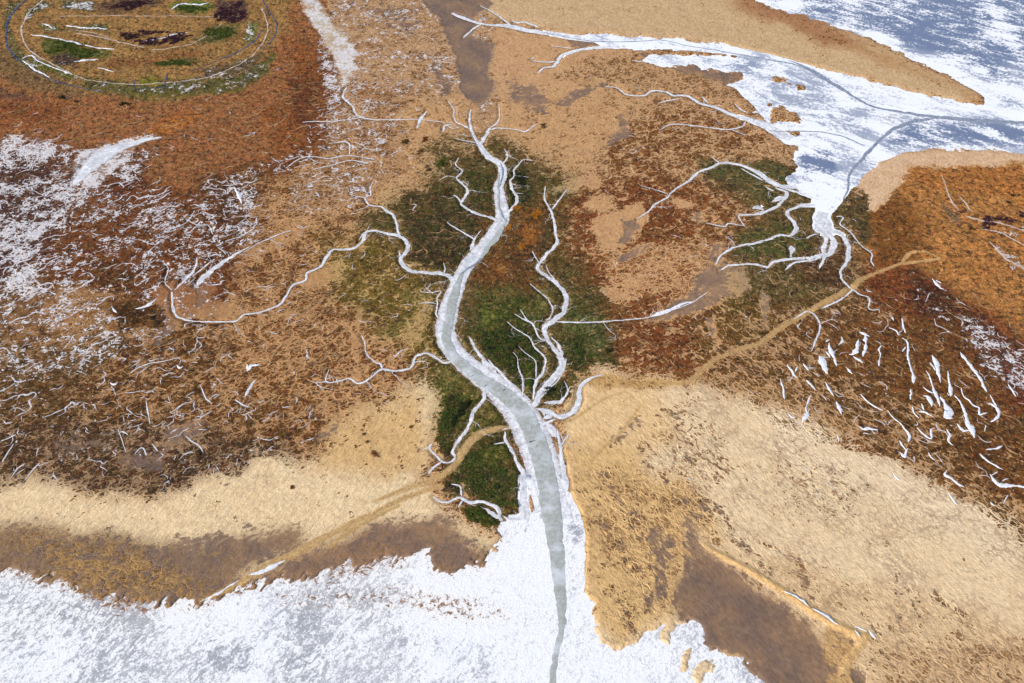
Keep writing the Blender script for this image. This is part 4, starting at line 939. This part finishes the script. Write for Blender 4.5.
# ------------------------------------------------------------------ low scrub of the salt marsh: real leaves, uncountable
def leafmat(name, c1, c2, c3):
    N = NT(name); r = N.attr('rnd', 'f'); nn = N.noise(.25, 4, .6, off=4)
    c = N.mix(N.lin(r, 0, .6), c1, c2); c = N.mix(N.lin(r, .6, 1), c, c3); c = N.mix(N.lin(nn, .48, .6, 0, .6), c, c2)
    return N.done(c, .85, spec=.1)
LEAF = leafmat('scrub_leaves', col(22, 34, 16), col(74, 94, 34), col(132, 126, 66))
def leaf_cloud(cx, cy, cz, sz, per, rad, hgt, zexp=1.0):
    """per small bent leaves round every centre; returns V, F(4), rnd"""
    n = len(cx)*per
    X = np.repeat(cx, per); Y = np.repeat(cy, per); Z = np.repeat(cz, per); S = np.repeat(sz, per)
    th = RNG.random(n)*2*math.pi; rr = np.sqrt(RNG.random(n)); hh = RNG.random(n)**zexp
    dome = np.sqrt(np.clip(1-rr*rr*.85, 0, 1))
    px = X+np.cos(th)*rr*np.repeat(rad, per); py = Y+np.sin(th)*rr*np.repeat(rad, per); pz = Z+hh*dome*np.repeat(hgt, per)
    a = RNG.random(n)*2*math.pi; tilt = RNG.normal(.3, .45, n); L = S*(.6+.8*RNG.random(n)); Wd = L*(.28+.25*RNG.random(n))
    ux, uy, uz = np.cos(a)*np.cos(tilt), np.sin(a)*np.cos(tilt), np.sin(tilt)
    roll = RNG.normal(0, .5, n); vx, vy, vz = -np.sin(a)*np.cos(roll), np.cos(a)*np.cos(roll), np.sin(roll)
    V = np.zeros((n, 4, 3))
    for k, (p, q) in enumerate(((-.5, 0), (0, -.5), (.5, 0), (0, .5))):
        V[:, k, 0] = px+ux*p*L+vx*q*Wd; V[:, k, 1] = py+uy*p*L+vy*q*Wd; V[:, k, 2] = pz+uz*p*L+vz*q*Wd
    F = np.arange(n*4).reshape(n, 4)
    rnd = np.repeat(np.clip(np.repeat(RNG.random(len(cx)), per)*.6+RNG.random(n)*.4, 0, 1), 4)
    return V.reshape(-1, 3), F, rnd
m = 150000
px = RNG.uniform(360, 630, m); py = RNG.uniform(130, 535, m)
x, y = at(px, py); wgt = gattr(A['scrub'], x, y)
pn = fbm(x/5, y/5, 3, 6)+fbm(x/1.6, y/1.6, 2, 3)*.5
keep = (RNG.random(m) < wgt*.6*(pn > .02-wgt*.35)) & (gattr(CD, x, y) > .8) & (gattr(TD, x, y) > .5)
x, y = x[keep], y[keep]
s_ = .55+.5*RNG.random(len(x))
V, F, rnd = leaf_cloud(x, y, gz(x, y)+.05, s_*.55, 9, s_*.75, s_*.7)
link('salt_marsh_scrub', raw_mesh('salt_marsh_scrub', V, F, False, {'rnd': rnd}), LEAF, kind='stuff')

# ---- single shrubs and heather beds
MK = dict(green=LEAF, dark=leafmat('dark_leaves', col(22, 30, 20), col(40, 50, 28), col(64, 62, 40)),
          rust=leafmat('rust_leaves', col(88, 44, 20), col(124, 66, 30), col(150, 96, 48)),
          orange=leafmat('orange_leaves', col(150, 92, 28), col(190, 118, 36), col(206, 146, 62)),
          brown=leafmat('brown_leaves', col(60, 44, 28), col(92, 70, 38), col(122, 96, 56)),
          purple=leafmat('heather_leaves', col(40, 26, 42), col(66, 38, 50), col(96, 66, 66)))
STEM = NT('stem_wood'); STEM = STEM.done(col(84, 62, 44), .9)
def shrub(kind, label, cat, group, px, py, rx, ry, mk, ang=0, hgt=1.5, loc=None):
    x, y = (float(q) for q in at(px, py)); rx, ry = rx*1.15, ry*1.2; s = float(mpp(px, py)); fy = 1/max(.3, math.sin(math.atan2(CAM_H, y)))
    a = rx*s; b = ry*s*fy; zz = float(gz(x, y)[0])
    n = int(max(10, min(700, a*b*4))); t = RNG.random(n)*2*math.pi; r = np.sqrt(RNG.random(n))
    lx, ly = np.cos(t)*r*a, np.sin(t)*r*b
    hole = fbm((lx+x)/1.8, (ly+y)/1.8, 2, 5) > -.35; edge = r < .75+fbm(np.cos(t)*2+px, np.sin(t)*2, 2, 2)*.9
    lx, ly = lx[hole & edge], ly[hole & edge]
    if len(lx) < 3: lx, ly = np.array([0, .4, -.3]), np.array([0, .3, -.4])
    ca, sa = math.cos(math.radians(-ang)), math.sin(math.radians(-ang)); lx, ly = lx*ca-ly*sa, lx*sa+ly*ca
    lz = gz(lx+x, ly+y)-zz
    h = np.full(len(lx), hgt)*(.5+.6*RNG.random(len(lx)))
    V, F, rnd = leaf_cloud(lx, ly, lz, np.full(len(lx), .62), 26, np.full(len(lx), .9), h)
    if kind == 'heather_bed':
        o = link(kind, raw_mesh(kind, V, F, False, {'rnd': rnd}), MK[mk], None, (x, y, zz), label=label, category=cat, group=group); return
    root = bpy.data.objects.new(kind, None); COL.objects.link(root); root.location = (x, y, zz); root.empty_display_size = .5
    root['label'] = label; root['category'] = cat
    if group: root['group'] = group
    link('foliage', raw_mesh('foliage', V, F, False, {'rnd': rnd}), MK[mk], root)
    for k in range(3 if kind == 'shrub' else 0):
        SV = []; SF = []; bx, by, bz = lx[k % len(lx)]*.5+k*.15, ly[k % len(lx)]*.5, 0
        an = random.random()*6.28; L = hgt*.8
        for (qx, qy, qz, rr) in ((bx, by, bz-.1, .09), (bx+math.cos(an)*.25, by+math.sin(an)*.25, bz+L*.5, .06), (bx+math.cos(an)*.6, by+math.sin(an)*.6, bz+L, .025)):
            for c in range(6): SV.append((qx+rr*math.cos(c*1.047), qy+rr*math.sin(c*1.047), qz))
        for r_ in (0, 6):
            for c in range(6): SF.append((r_+c, r_+(c+1) % 6, r_+6+(c+1) % 6, r_+6+c))
        link('stem', raw_mesh('stem', SV, SF, True), STEM, root)
SH = 'scattered shrubs of the marsh'; HB = 'dark heather beds'; OB = 'orange shrubs between the creeks'
for a_ in [
 ('dark green shrub at the right corner of the thicket, on the straw plain rim', 607, 352, 5, 3.4, 'dark', 0, 2.4),
 ('small round dark shrub alone on the pale flat right of the creek head', 543, 126.5, 2.6, 3.2, 'brown', 0, 1.6),
 ('ragged rust shrub alone on the straw plain left of the green marsh', 376, 453, 4.4, 3.4, 'rust', 10, 1.3),
 ('tiny round rust shrub on the straw plain, above the ragged rust one', 411, 427, 1.7, 1.5, 'rust', 0, 1.1),
 ('small brown shrub at the upper left margin of the straw plain', 363.5, 434.5, 1.6, 1.6, 'brown', 0, 1.0),
 ('small brown shrub between the margin and the ragged rust shrub', 367, 442, 1.5, 1.4, 'brown', 0, 1.0),
 ('tiny rust shrub far out on the open straw plain, above the drove road', 292, 487, 1.6, 1.3, 'rust', 0, .9),
 ('narrow upright rust shrub on pale ground below the frozen trickle', 425, 140, 2, 5, 'rust', 0, 1.2),
 ('round brown shrub below the narrow rust one on pale ground', 419.6, 152.5, 2.8, 2.4, 'brown', 0, 1.2),
 ('round dark shrub left of the green belt, beside a grey gully', 428, 169, 3.2, 3, 'brown', 0, 1.3),
 ('brown shrub nearest the white trickle west of the creek head', 405, 142, 3.4, 2.4, 'brown', 0, 1.2),
 ('tall green brown shrub at the tip of the green belt', 441, 164, 3, 7, 'green', 15, 1.6),
 ('long dark shrub leaning on the left edge of the green belt', 447, 194, 4, 5, 'brown', 0, 1.6),
 ('dark shrub on the right bank of the eastern head creek', 520, 180, 5, 8, 'dark', 0, 2.0),
 ('dark shrub filling the inner bend of the spit creek', 549, 392, 6, 4, 'dark', 0, 1.8),
 ('dark green hedge-like shrub along the left side creek bank', 461, 411, 4.5, 13, 'dark', 22, 2.0),
 ('dark brown shrub at the head of the hedge-like one', 452, 398, 3, 4, 'purple', 30, 1.6)]:
    lb, px, py, rx, ry, mk, an, hg = a_; shrub('shrub', lb, 'shrub', SH, px, py, rx, ry, mk, an, hg)
for lb, px, py, rx, ry in [
 ('orange shrub beside the pale sand tongue, upper of the pair', 539, 212.5, 4, 2.4), ('orange shrub of the pair just left of the pale sand tongue, lower and wider', 534.5, 216.5, 4.5, 2.6),
 ('orange shrub close to the right bank of the main creek bend', 518, 208.5, 4.6, 3.4), ('orange shrub alone below the pale curved grass bar', 521.5, 247, 3.8, 2.8),
 ('small orange shrub hugging the main creek bank', 508, 226.5, 3, 2.6)]: shrub('shrub', lb, 'shrub', OB, px, py, rx, ry, 'orange', 0, 1.2)
for lb, px, py, rx, ry, an, mk in [
 ('large dark block of heather at the start of the white tracks on the orange upland', 986, 226, 8, 5.2, 12, 'purple'),
 ('long purple heather bed along the upper white track', 1003, 221.5, 17, 2.2, 12, 'purple'),
 ('small dark heather clump left of the large dark block', 971.5, 228, 3.4, 1.6, 12, 'dark'),
 ('dark slanting heather clump at the end of the grey path on the upland', 961.5, 212, 3.6, 1.8, -45, 'purple'),
 ('flat dark heather clump near the right edge, by itself above the others', 1015.5, 196, 3.8, 1.4, 0, 'dark'),
 ('small round dark heather clump left below the flat one', 1008.5, 202.5, 2.4, 1.6, 0, 'dark'),
 ('purple heather bed at the very right edge of the upland', 1021, 216, 5, 2.6, 15, 'purple'),
 ('upper dark heather row in the island meadow', 152, 33, 18, 1.8, 0, 'purple'),
 ('left dark heather bed in the island meadow', 128, 36.5, 13, 2.8, 0, 'purple'),
 ('middle dark heather bed below the upper row of the island meadow', 150, 42, 16, 3, 0, 'purple'),
 ('right dark heather bed ending at the brown path of the meadow', 178, 39, 13, 4.8, -8, 'purple'),
 ('pale purple heather on the top right of the island meadow', 232, 13, 15, 9, 0, 'purple'),
 ('brown purple heather bed at the top of the island', 132, 6, 24, 4, -8, 'purple'),
 ('small dark heather clump below the left end of the island ditch', 62.5, 97.5, 4.5, 1.6, 10, 'dark'),
 ('long thin dark clump under the middle of the island', 125, 104.5, 6, 1.5, 8, 'dark'),
 ('small dark clump left of the long thin one under the island', 78, 101.5, 3, 1, 0, 'dark'),
 ('green heather bed right of the dark beds of the meadow', 221, 33, 15, 6, -6, 'green'),
 ('long green bed with snow along its upper edge in the meadow', 70, 50, 26, 7, 14, 'green'),
 ('low green bed crossing the right middle of the meadow', 176, 64, 20, 2.4, -4, 'green'),
 ('bright green bed under the snow bank at the top of the meadow', 194, 9, 16, 4, 0, 'green')]:
    shrub('heather_bed', lb, 'heather bed', HB, px, py, rx, ry, mk, an, .9)

# ---- ditches and tracks of the uplands
N = NT('ditch_water'); DITCH = N.done(N.mix(N.lin(N.noise(.3, 4), .45, .6), col(44, 50, 78), col(104, 100, 112)), .25, spec=.5)
N = NT('pale_track'); PALE = N.done(N.mix(N.lin(N.noise(.5, 5, .7), .42, .6), col(214, 200, 190), col(182, 150, 124)), .9)
N = NT('sandy_track'); n1 = N.noise(.6, 5, .7); SANDY = N.done(N.mix(N.lin(n1, .38, .64), col(212, 174, 118), col(168, 132, 88)), .9, n1, .4, .7)
for c in [C('24,65,1 42,76,1.2 62,84,1.4 90,90,1.2 104,92,1'), C('30,-8,2 26,0,2 15,10,2.2 7,26,2.2 7,45,2.4 15,57,1.8 24,65,1.2'), C('262,30,1 256,40,2 244,49,1.6 232,55,2 215,62,1.4 190,72,1'), C('168,74,1.6 166,80,1.8 165,87,1.2'), C('136,79,1.4 134,84,1.6 133,88,1.2'),
          C('104,80,1.4 100,87,1'), C('260,-6,1.4 268,10,1.4 275,20,1.8 277,30,1.4 273,40,1.6 262,50,1.2'), C('240,88,1 246,80,1.4 252,76,1'), C('130,89,.8 165,87,.9 200,78,.9 232,70,.8')]:
    q = ribbon(wiggle(world_line(c), .6, int(c[0][0])), .04, .3, .01, int(c[0][0])); link('ditch', raw_mesh('ditch', q[0], q[1], True, {'across': q[2]}), DITCH, kind='structure')
for c in [C('73,75,1 92,81,1.2 135,84.5,1.2 180,82,1.2 216,75,1.2 244,62,1.2 262,45,1.2 268,28,1.2 262,8,1'), C('150,50,.9 172,49,1 192,44,1.1 210,34,1.1 222,24,1'), C('75,33,1 95,37,1.2 110,40,1.3 128,44,1.2 146,48,.9'), C('46,-2,1 30,12,1.3 22,28,1.4 24,42,1.3 34,54,1.3 52,64,1.3 72,74,1.2'), C('60,17,.8 120,17,.8 180,17,.8 240,18,.8'), C('72,30,.8 90,33,.8 112,39,.8'),
          C('966,217,1.4 980,222,2 1003,225.5,2.4 1024,232,2 1060,240,2'), C('980,230,1.2 998,233.5,1.8 1012,240,1.6 1030,250,1.4'), C('989,242,1.2 1003,256,3 1014,264,3.4 1040,278,3'), C('941,175,1 950.5,201,1.6 960,212,1.4'), C('958,196,1 966,205,1.6 972,212,1.2')]:
    q = ribbon(wiggle(world_line(c), .8, int(c[0][0])), .04, .5, .01, int(c[0][0])+3); link('track', raw_mesh('track', q[0], q[1], True, {'across': q[2]}), PALE, kind='structure')
for i, wl in enumerate(track_lines[:6]):
    wl = wl.copy(); wl[:, 2] *= (.62 if i < 3 else .24); q = ribbon(wiggle(wl, .5, i+60), .06, .5, .02, i+61); link('track', raw_mesh('track', q[0], q[1], True, {'across': q[2]}), SANDY, kind='structure')

# ---- snow lying in single hollows: every patch a thing
def snow(label, group, *strokes, mat=None, cat='snow patch', name='snow_patch'):
    parts = []
    for k, st in enumerate(strokes):
        c = C(st)
        if len(c) == 2: c = [c[0], tuple((c[0][j]+c[1][j])/2 for j in range(3)), c[1]]
        w_ = wiggle(world_line([(a, b, d*.95) for a, b, d in c]), .5, int(c[0][0])); w_[:, 2] = np.maximum(w_[:, 2], .3)
        parts.append(ribbon(w_, .09+.01*k, .5, .09, int(c[0][0]+c[0][1])))
    V, F, AC = merge(parts); o0 = V.mean(0); o0[2] = V[:, 2].min()
    link(name, raw_mesh(name, V-o0, F, True, {'across': AC}), mat or SNOW, None, tuple(float(q) for q in o0), label=label, category=cat, group=group)
G1 = 'snow patches in the hollows of the right marsh'
for a_ in [
 ('tall T-shaped snow patch, upper right of the large cluster', '859,332,2 865,334,7 870,336.5,4.5', '865,335,5 865.5,345,4 863,357,2'),
 ('broad snow patch with a tail, left of the tall T-shaped one', '858.5,339,2 857,349,4 852,355,7 848,355,5', '853,356,5 859,360,4 863,363,1.5'),
 ('long slanting snow patch with a forked head, left of the broad tailed one', '826,342,3 830,340,4', '829,342,4.4 832,352,4 835,361,3 837,367,1.4'),
 ('fat drop-shaped snow patch left of the forked slanting one', '819.5,356,6 822,362,7.5 825,369,4 828,374,1'),
 ('small arrow-shaped snow patch between the two clusters', '841,337,1.5 842,341,4 838,346,1.6'),
 ('short thick snow streak beside the stem of the forked patch', '825.5,352,1.8 828,355,2.6 830,358,1.6'),
 ('V-shaped snow patch at the left edge of the marsh, below the track', '787,365,3.6 790,370,3 795,375,4 797.5,378,1.5', '795,372,1.4 797,366,1.4'),
 ('thin snow streak right of the V-shaped patch', '803,364,1.4 809,371,1.8'),
 ('small oval snow patch below the broad tailed one', '846,368,2 850,371,4 852.5,374,1.6'),
 ('snow drop hanging under a short white hook', '881,345,1 879,350,1.8 881,354,1.5 879.5,359,1 878.5,363,3.4 879,366,4.4'),
 ('long thin snow-filled runnel with a kink at its foot', '902,338,1 908,342.5,1.8 908,357,2.2 911,370,2 914,377,3 914,384,3'),
 ('narrow snow streak above the long thin runnel', '902,318,1.4 903.5,326,2 906,333,3.4'),
 ('small square snow fleck beside the crossing gullies', '892.5,317,3 894,321,3.2'),
 ('thin curved snow thread running into the long runnel', '889,328,.9 897,331,1.6 899,336,1.4'),
 ('short bright snow bar under the foot of the long runnel', '911,389,2 911.5,396,3.6 911,400,2.4'),
 ('hook-shaped snow thread below the short bright bar', '912,406,2 914,413,1.6 919,418,1.1'),
 ('leaf-shaped snow patch with two upper lobes', '932,355,2.6 936,362,5 938,372,4 940.5,383,1.2', '930,363,2 935.5,371,3'),
 ('slim forked snow patch below the leaf-shaped one', '926,371,1 930,378,2 934,390,4 938,398,3 940,407,1', '923,387,1 928,391,2 934,393,2'),
 ('spearhead snow patch standing between two streaks', '948,371,.8 949,382,2.2 950,390,4.4 950,397,2.4', '947,393,1.4 949,396,1.4'),
 ('widest rounded snow patch in the middle of the cluster', '940,396,2 945,403,4 948,411,9 947,417,8 953,418,2'),
 ('comma-shaped snow patch left of the widest one', '923,396,1.4 928,397,4 931,401,7 932,407,4'),
 ('Y-shaped snow thread under the comma-shaped patch', '921,403,1 924,410,2.4', '919,412,1 925,412,2 933,416,1.2'),
 ('longest snow wedge, swelling to a broad two-legged foot', '954,395,1 961,403,2 965,412,3.4 967,422,5 972,430,7.5 975,437,5', '957,424,2 963,430,5 970,430,6'),
 ('stair-like snow thread right of the longest wedge', '961,388,1 963,396,1.4 969,400,1.8 973,405,2 979,408,2.2 979,414,2 988,413,1.4'),
 ('long diagonal snow bar in the upper right of the marsh', '960,352,2.4 966,361,3.4 972,368,3 978,376,3 983,384,3.4 987,392,4'),
 ('hooked snow runnel below the long diagonal bar', '990,395,1 993,401,2.4 997,406,2.2', '988,403,1.4 993,404,3 998,411,2.6 997,419,3 990,422,3', '986,425,1.4 985,432,1.1'),
 ('thin slanting snow thread below the wide rounded cluster', '887,410,1 892,417,1.5 900,423,2 906,430,2 910,435,3 908,442,2.4'),
 ('long faint snow thread along a brown gully', '860.5,394.5,1 868,402,1.5 875.5,407,1.5 883,411,1.2'),
 ('shallow W of snow right of the thin slanting thread', '917,428,1.4 924,435,2 931,438,2.4 931,430,2 934,428,1.2'),
 ('jagged snow patch under the two-legged wedge', '946,429,2 950.5,435,4 948,440,3 953,445,1.6'),
 ('scattered double snow fleck on the pale margin', '900,441,3.4 903,446,1.6 907,451,3', '899,452,3 904,456,3 908,448,1'),
 ('tapering snow fleck with pointed ends on the pale margin', '858,426,1.4 864,429,2.4 868,428.5,4 878,430,1.2'),
 ('short oblique snow dash between two brown hollows', '928,452,1 931,457,2 935,460,1.2'),
 ('boomerang snow patch on the pale slope', '948,470,1.6 945,475,3 951,479,3.4 958,484,2.4 964,487,1.2'),
 ('lone snow dash on the sandy slope, below the boomerang', '948,493,1 952,499,2.6 957,505,2'),
 ('flat snow dash near the right edge, above the sprawling one', '986,450,1.4 995,449,2.4 1003,446,2'),
 ('knotted snow thread falling to the right', '980,454,3 986,460,1.6 994,465,2 1003,470,1.6'),
 ('sprawling many-armed snow patch at the right edge', '990,474,1.6 994,480,3 999,485,6 1008,486,5 1018,486,3.4 1030,487,3', '1001,482,1.4 1008,479,1.6', '990,476,1.2 998,472,1'),
 ('short snow dash under the sprawling patch', '1008,495,1.2 1003,504,2.4'),
 ('small snow fleck on the lower right margin', '990,502,1.6 994,506,2.4'),
 ('upright snow dash at the left margin of the right marsh', '780,378,1 783,389,2 784.5,400,1.8'),
 ('pointed snow dash below the thin streak', '806,380,1 811,385,1.6 815.5,390,2'),
 ('long broken snow runnel ending in a swelling', '825,382,2 829,389,2.2 834,396,1.6', '836,401,1.4 839,409,4.4 842,415,1.6'),
 ('thin snow runnel with a forked foot near the straw plain', '811,395,1.4 806,407,1.8 807,414,3.6 802,423,1.2', '806,413,2 803,416,1.4'),
 ('short double snow dash on the edge of the straw plain', '788,413,1.6 791,416,2.4 795,417.5,2'),
 ('oval snow fleck alone on the straw plain', '837,435,2.6 838.5,439,3.4 838,443,2'),
 ('faint snow dash low on the straw plain margin', '893,473,1 896,477,2 900,480,1.4'),
 ('snow fleck where the purple slope meets the marsh', '1008,384,1.4 1012,390,3 1016,397,2.6'),
 ('small snow hook above a square hollow', '906,347,1 902,352,1.2'),
 ('bright broken snow patch on the dark slope below the upland', '932,279,2.4 936,284,4.4 940,288,2 944,289,1.6', '936,281,2 941,283,2.4')]:
    snow(a_[0], G1, *a_[1:])
G2 = 'snow patches of the left marsh'
for a_ in [
 ('spindle-shaped snow sliver left of the looping creek end', '135,309,1 141,308,3 148,305.5,4.4 154,301,3 158,298,1'),
 ('small slanting snow dash left of the spindle-shaped sliver', '112,307,1 114,310,2 117,313,1'),
 ('round snow fleck in the middle of the left marsh', '177,365,1.6 180,368,5.4 183,366,3'),
 ('bright upright snow patch on the brown slope', '234,187,2.4 239,196,3.4 242,204,3', '236,190,3 240,188,1.6'),
 ('broad snow dash at the marsh edge under the winding creek', '246,371,3 252,366,4 260,365,2', '247,364,1.4 249,371,3'),
 ('small snow fleck by the meadow trickles', '110,382,1 114,384,2.6 118,381,1.2')]:
    snow(a_[0], G2, *a_[1:])
snow('long ice sliver filling the grey gully right of the second creek', 'slivers in the grey gully', '650,316.5,2 658,313.5,4.4 668,310.5,4.6 677,306,3.6 686,302,2.2 694,301,1.2')
snow('round snow dot at the foot of the grey pan', 'snow dots by the grey pan', '615.5,263,2.2 616.5,263.4,3 617.5,263,2.2'); snow('tiny snow dot above the pale centre of the rust marsh', 'snow dots by the grey pan', '657.4,248,1.8 658,248.3,2.6 658.8,248,1.8')
for k, (lb, st) in enumerate([('thick snow strip on the drove road beside the bay', '249,575,4 258,572,6.5 268,568,6.5 277,564,5 285,560,2.4'), ('thin snow line on the drove road, nearer the bay', '200,602,1.6 214,595,2.4 226,588,2.4 239,580,2.2'),
  ('uppermost blue ice sliver along the raised sand spit', '783,591.5,1.2 790,594.5,2 797,598,2.6 803,602,2.8 808,607,2'), ('middle blue ice sliver along the raised sand spit', '812,609.5,1.4 819,612.5,2.4 826,617,3 832,621.5,2.8 838,626,1.8'),
  ('blue ice sliver above the fork of the sand spit', '855,627,1.2 861,629,2.6 867,632,1.8'), ('blue ice sliver at the very tip of the sand spit', '869,631,1.6 872,634.5,3.4 876.5,639.5,1.6'), ('blue ice sliver inside the fork of the sand spit', '855,631,1.6 857.5,635,3.2 860,638.5,1.6')]):
    snow(lb, 'ice and snow along the sand banks', st)
G3 = 'snow banks on the island meadow'
for a_ in [
 ('longest snow bank, along the upper edge of the long green bed', '31,35,1.4 50,38,2.2 62,40,1.8 75,43,2.2 95,48,2 115,50,1.2'),
 ('snow bank above the longest one, ending in a short tail', '66,26,1 74,27,2 88,29,1.8 98,29,1.6 108,29.5,1.6'), ('short snow bank at the left end of the upper meadow', '42,25,1.2 48,26,2.2 53,29,1.2'),
 ('snow bank at the lower end of the long green bed', '74,62,1.4 84,60.5,2.8 92,60,2 98,60,1.4'), ('curved snow bank along the left rim of the meadow', '22,61,1.2 27,57,1.6 34,57,1.8 38,62,1.2 50,67,1.4 62,71,1.2 73,75,1'),
 ('snow bank on the outer left rim, below the curved one', '23,62,1 35,70,1.4 50,78,1.2'), ('jagged snow bank above the bright green bed at the top', '171,10,1 178,6,2 185,4,2.4 192,5,1.6 200,5,2 209,3,1.4'),
 ('thin snow line under the right part of the low green bed', '98,69,.9 105,70,1.5 114,72,1'), ('snow lying between the dark heather beds', '142,42,1.6 152,40,2.4 164,38,2 178,34,2.2 188,33,2')]:
    snow(a_[0], G3, *a_[1:])
# ---- hair-thin side gullies feeding the creeks
ice_p, mud_p = [], []
for ci, (nm, w_) in enumerate(creek_lines):
    if nm in ('river',): continue
    acc = 0
    for i in range(1, len(w_)-1):
        acc += math.hypot(*(w_[i, :2]-w_[i-1, :2]))
        if acc < random.uniform(2.2, 7): continue
        acc = 0
        tx, ty = w_[i+1, :2]-w_[i-1, :2]; a = math.atan2(ty, tx)+random.choice((-1, 1))*random.uniform(.7, 1.5)
        u_, v_ = chart(w_[i, 0], w_[i, 1])
        if v_ > 505 or (u_ > 780 and v_ < 215): continue
        L = random.choice((3, 4, 6, 8, 12))*random.uniform(.8, 1.5); n = max(6, int(L/.6)); cx = w_[i, 0]+math.cos(a)*w_[i, 2]*.8; cy = w_[i, 1]+math.sin(a)*w_[i, 2]*.8
        if float(gattr(A['cover'], np.array([cx+math.cos(a)*3]), np.array([cy+math.sin(a)*3]))[0]) < .3: continue
        pts = []; hw = random.uniform(.14, .34); kinks = []
        for k in range(n):
            t = k/(n-1); pts.append((cx, cy, max(.07, hw*(1-.75*t)))); a += random.gauss(0, .28); cx += math.cos(a)*L/n; cy += math.sin(a)*L/n
            if k > 2 and random.random() < .12: kinks.append((cx, cy, a, t))
        tgt = ice_p if random.random() < .42 else mud_p
        tgt.append(ribbon(np.array(pts), .05, .25, .0, ci+i))
        for (kx, ky, ka, t) in kinks:
            ka += random.choice((-1, 1))*random.uniform(.5, 1.0); p2 = []
            for k in range(6): p2.append((kx, ky, max(.06, hw*.6*(1-k/6)))); ka += random.gauss(0, .3); kx += math.cos(ka)*.7; ky += math.sin(ka)*.7
            tgt.append(ribbon(np.array(p2), .05, .2, .0, ci+i))
N = NT('gully_mud'); MUDM = N.done(N.mix(N.noise(.4, 3), col(120, 98, 76), col(172, 142, 112)), .7)
for nm_, pp, mm in (('side_gullies', mud_p, MUDM), ('iced_side_gullies', ice_p, FROST)):
    V, F, AC = merge(pp); link(nm_, raw_mesh(nm_, V, F, True, {'across': AC}), mm, kind='stuff')

# ------------------------------------------------------------------ lighting, camera
SUN_EL, SUN_AZ = 31.0, 236.0      # azimuth clockwise from +Y: sun low in the near left
e, a = math.radians(SUN_EL), math.radians(SUN_AZ)
d = Vector((math.sin(a)*math.cos(e), math.cos(a)*math.cos(e), math.sin(e)))
sun = bpy.data.lights.new('sun', 'SUN'); sun.energy = 4.0; sun.angle = math.radians(.5); sun.color = (1, .955, .89)
so = bpy.data.objects.new('sun', sun); COL.objects.link(so); so.rotation_euler = d.to_track_quat('Z', 'Y').to_euler(); so.location = d*800
w = bpy.data.worlds.new('World'); sc.world = w; w.use_nodes = True; nt = w.node_tree
sky = nt.nodes.new('ShaderNodeTexSky'); sky.sky_type = 'NISHITA'; sky.sun_disc = False; sky.sun_elevation = e; sky.sun_rotation = a
nt.links.new(sky.outputs[0], nt.nodes['Background'].inputs[0]); nt.nodes['Background'].inputs[1].default_value = .12
cam = bpy.data.cameras.new('camera'); cam.sensor_width = 36; cam.lens = 36*FPX/1024; cam.clip_end = 30000; cam.clip_start = 1
co = bpy.data.objects.new('camera', cam); COL.objects.link(co); co.location = (0, 0, CAM_H); co.rotation_euler = (math.pi/2-PITCH, 0, 0); sc.camera = co
sc.cycles.max_bounces = 4; sc.cycles.diffuse_bounces = 2; sc.cycles.glossy_bounces = 2
sc.view_settings.view_transform = 'Standard'; sc.view_settings.look = 'None'; sc.view_settings.exposure = 0.50; sc.view_settings.gamma = 1
#THINGS
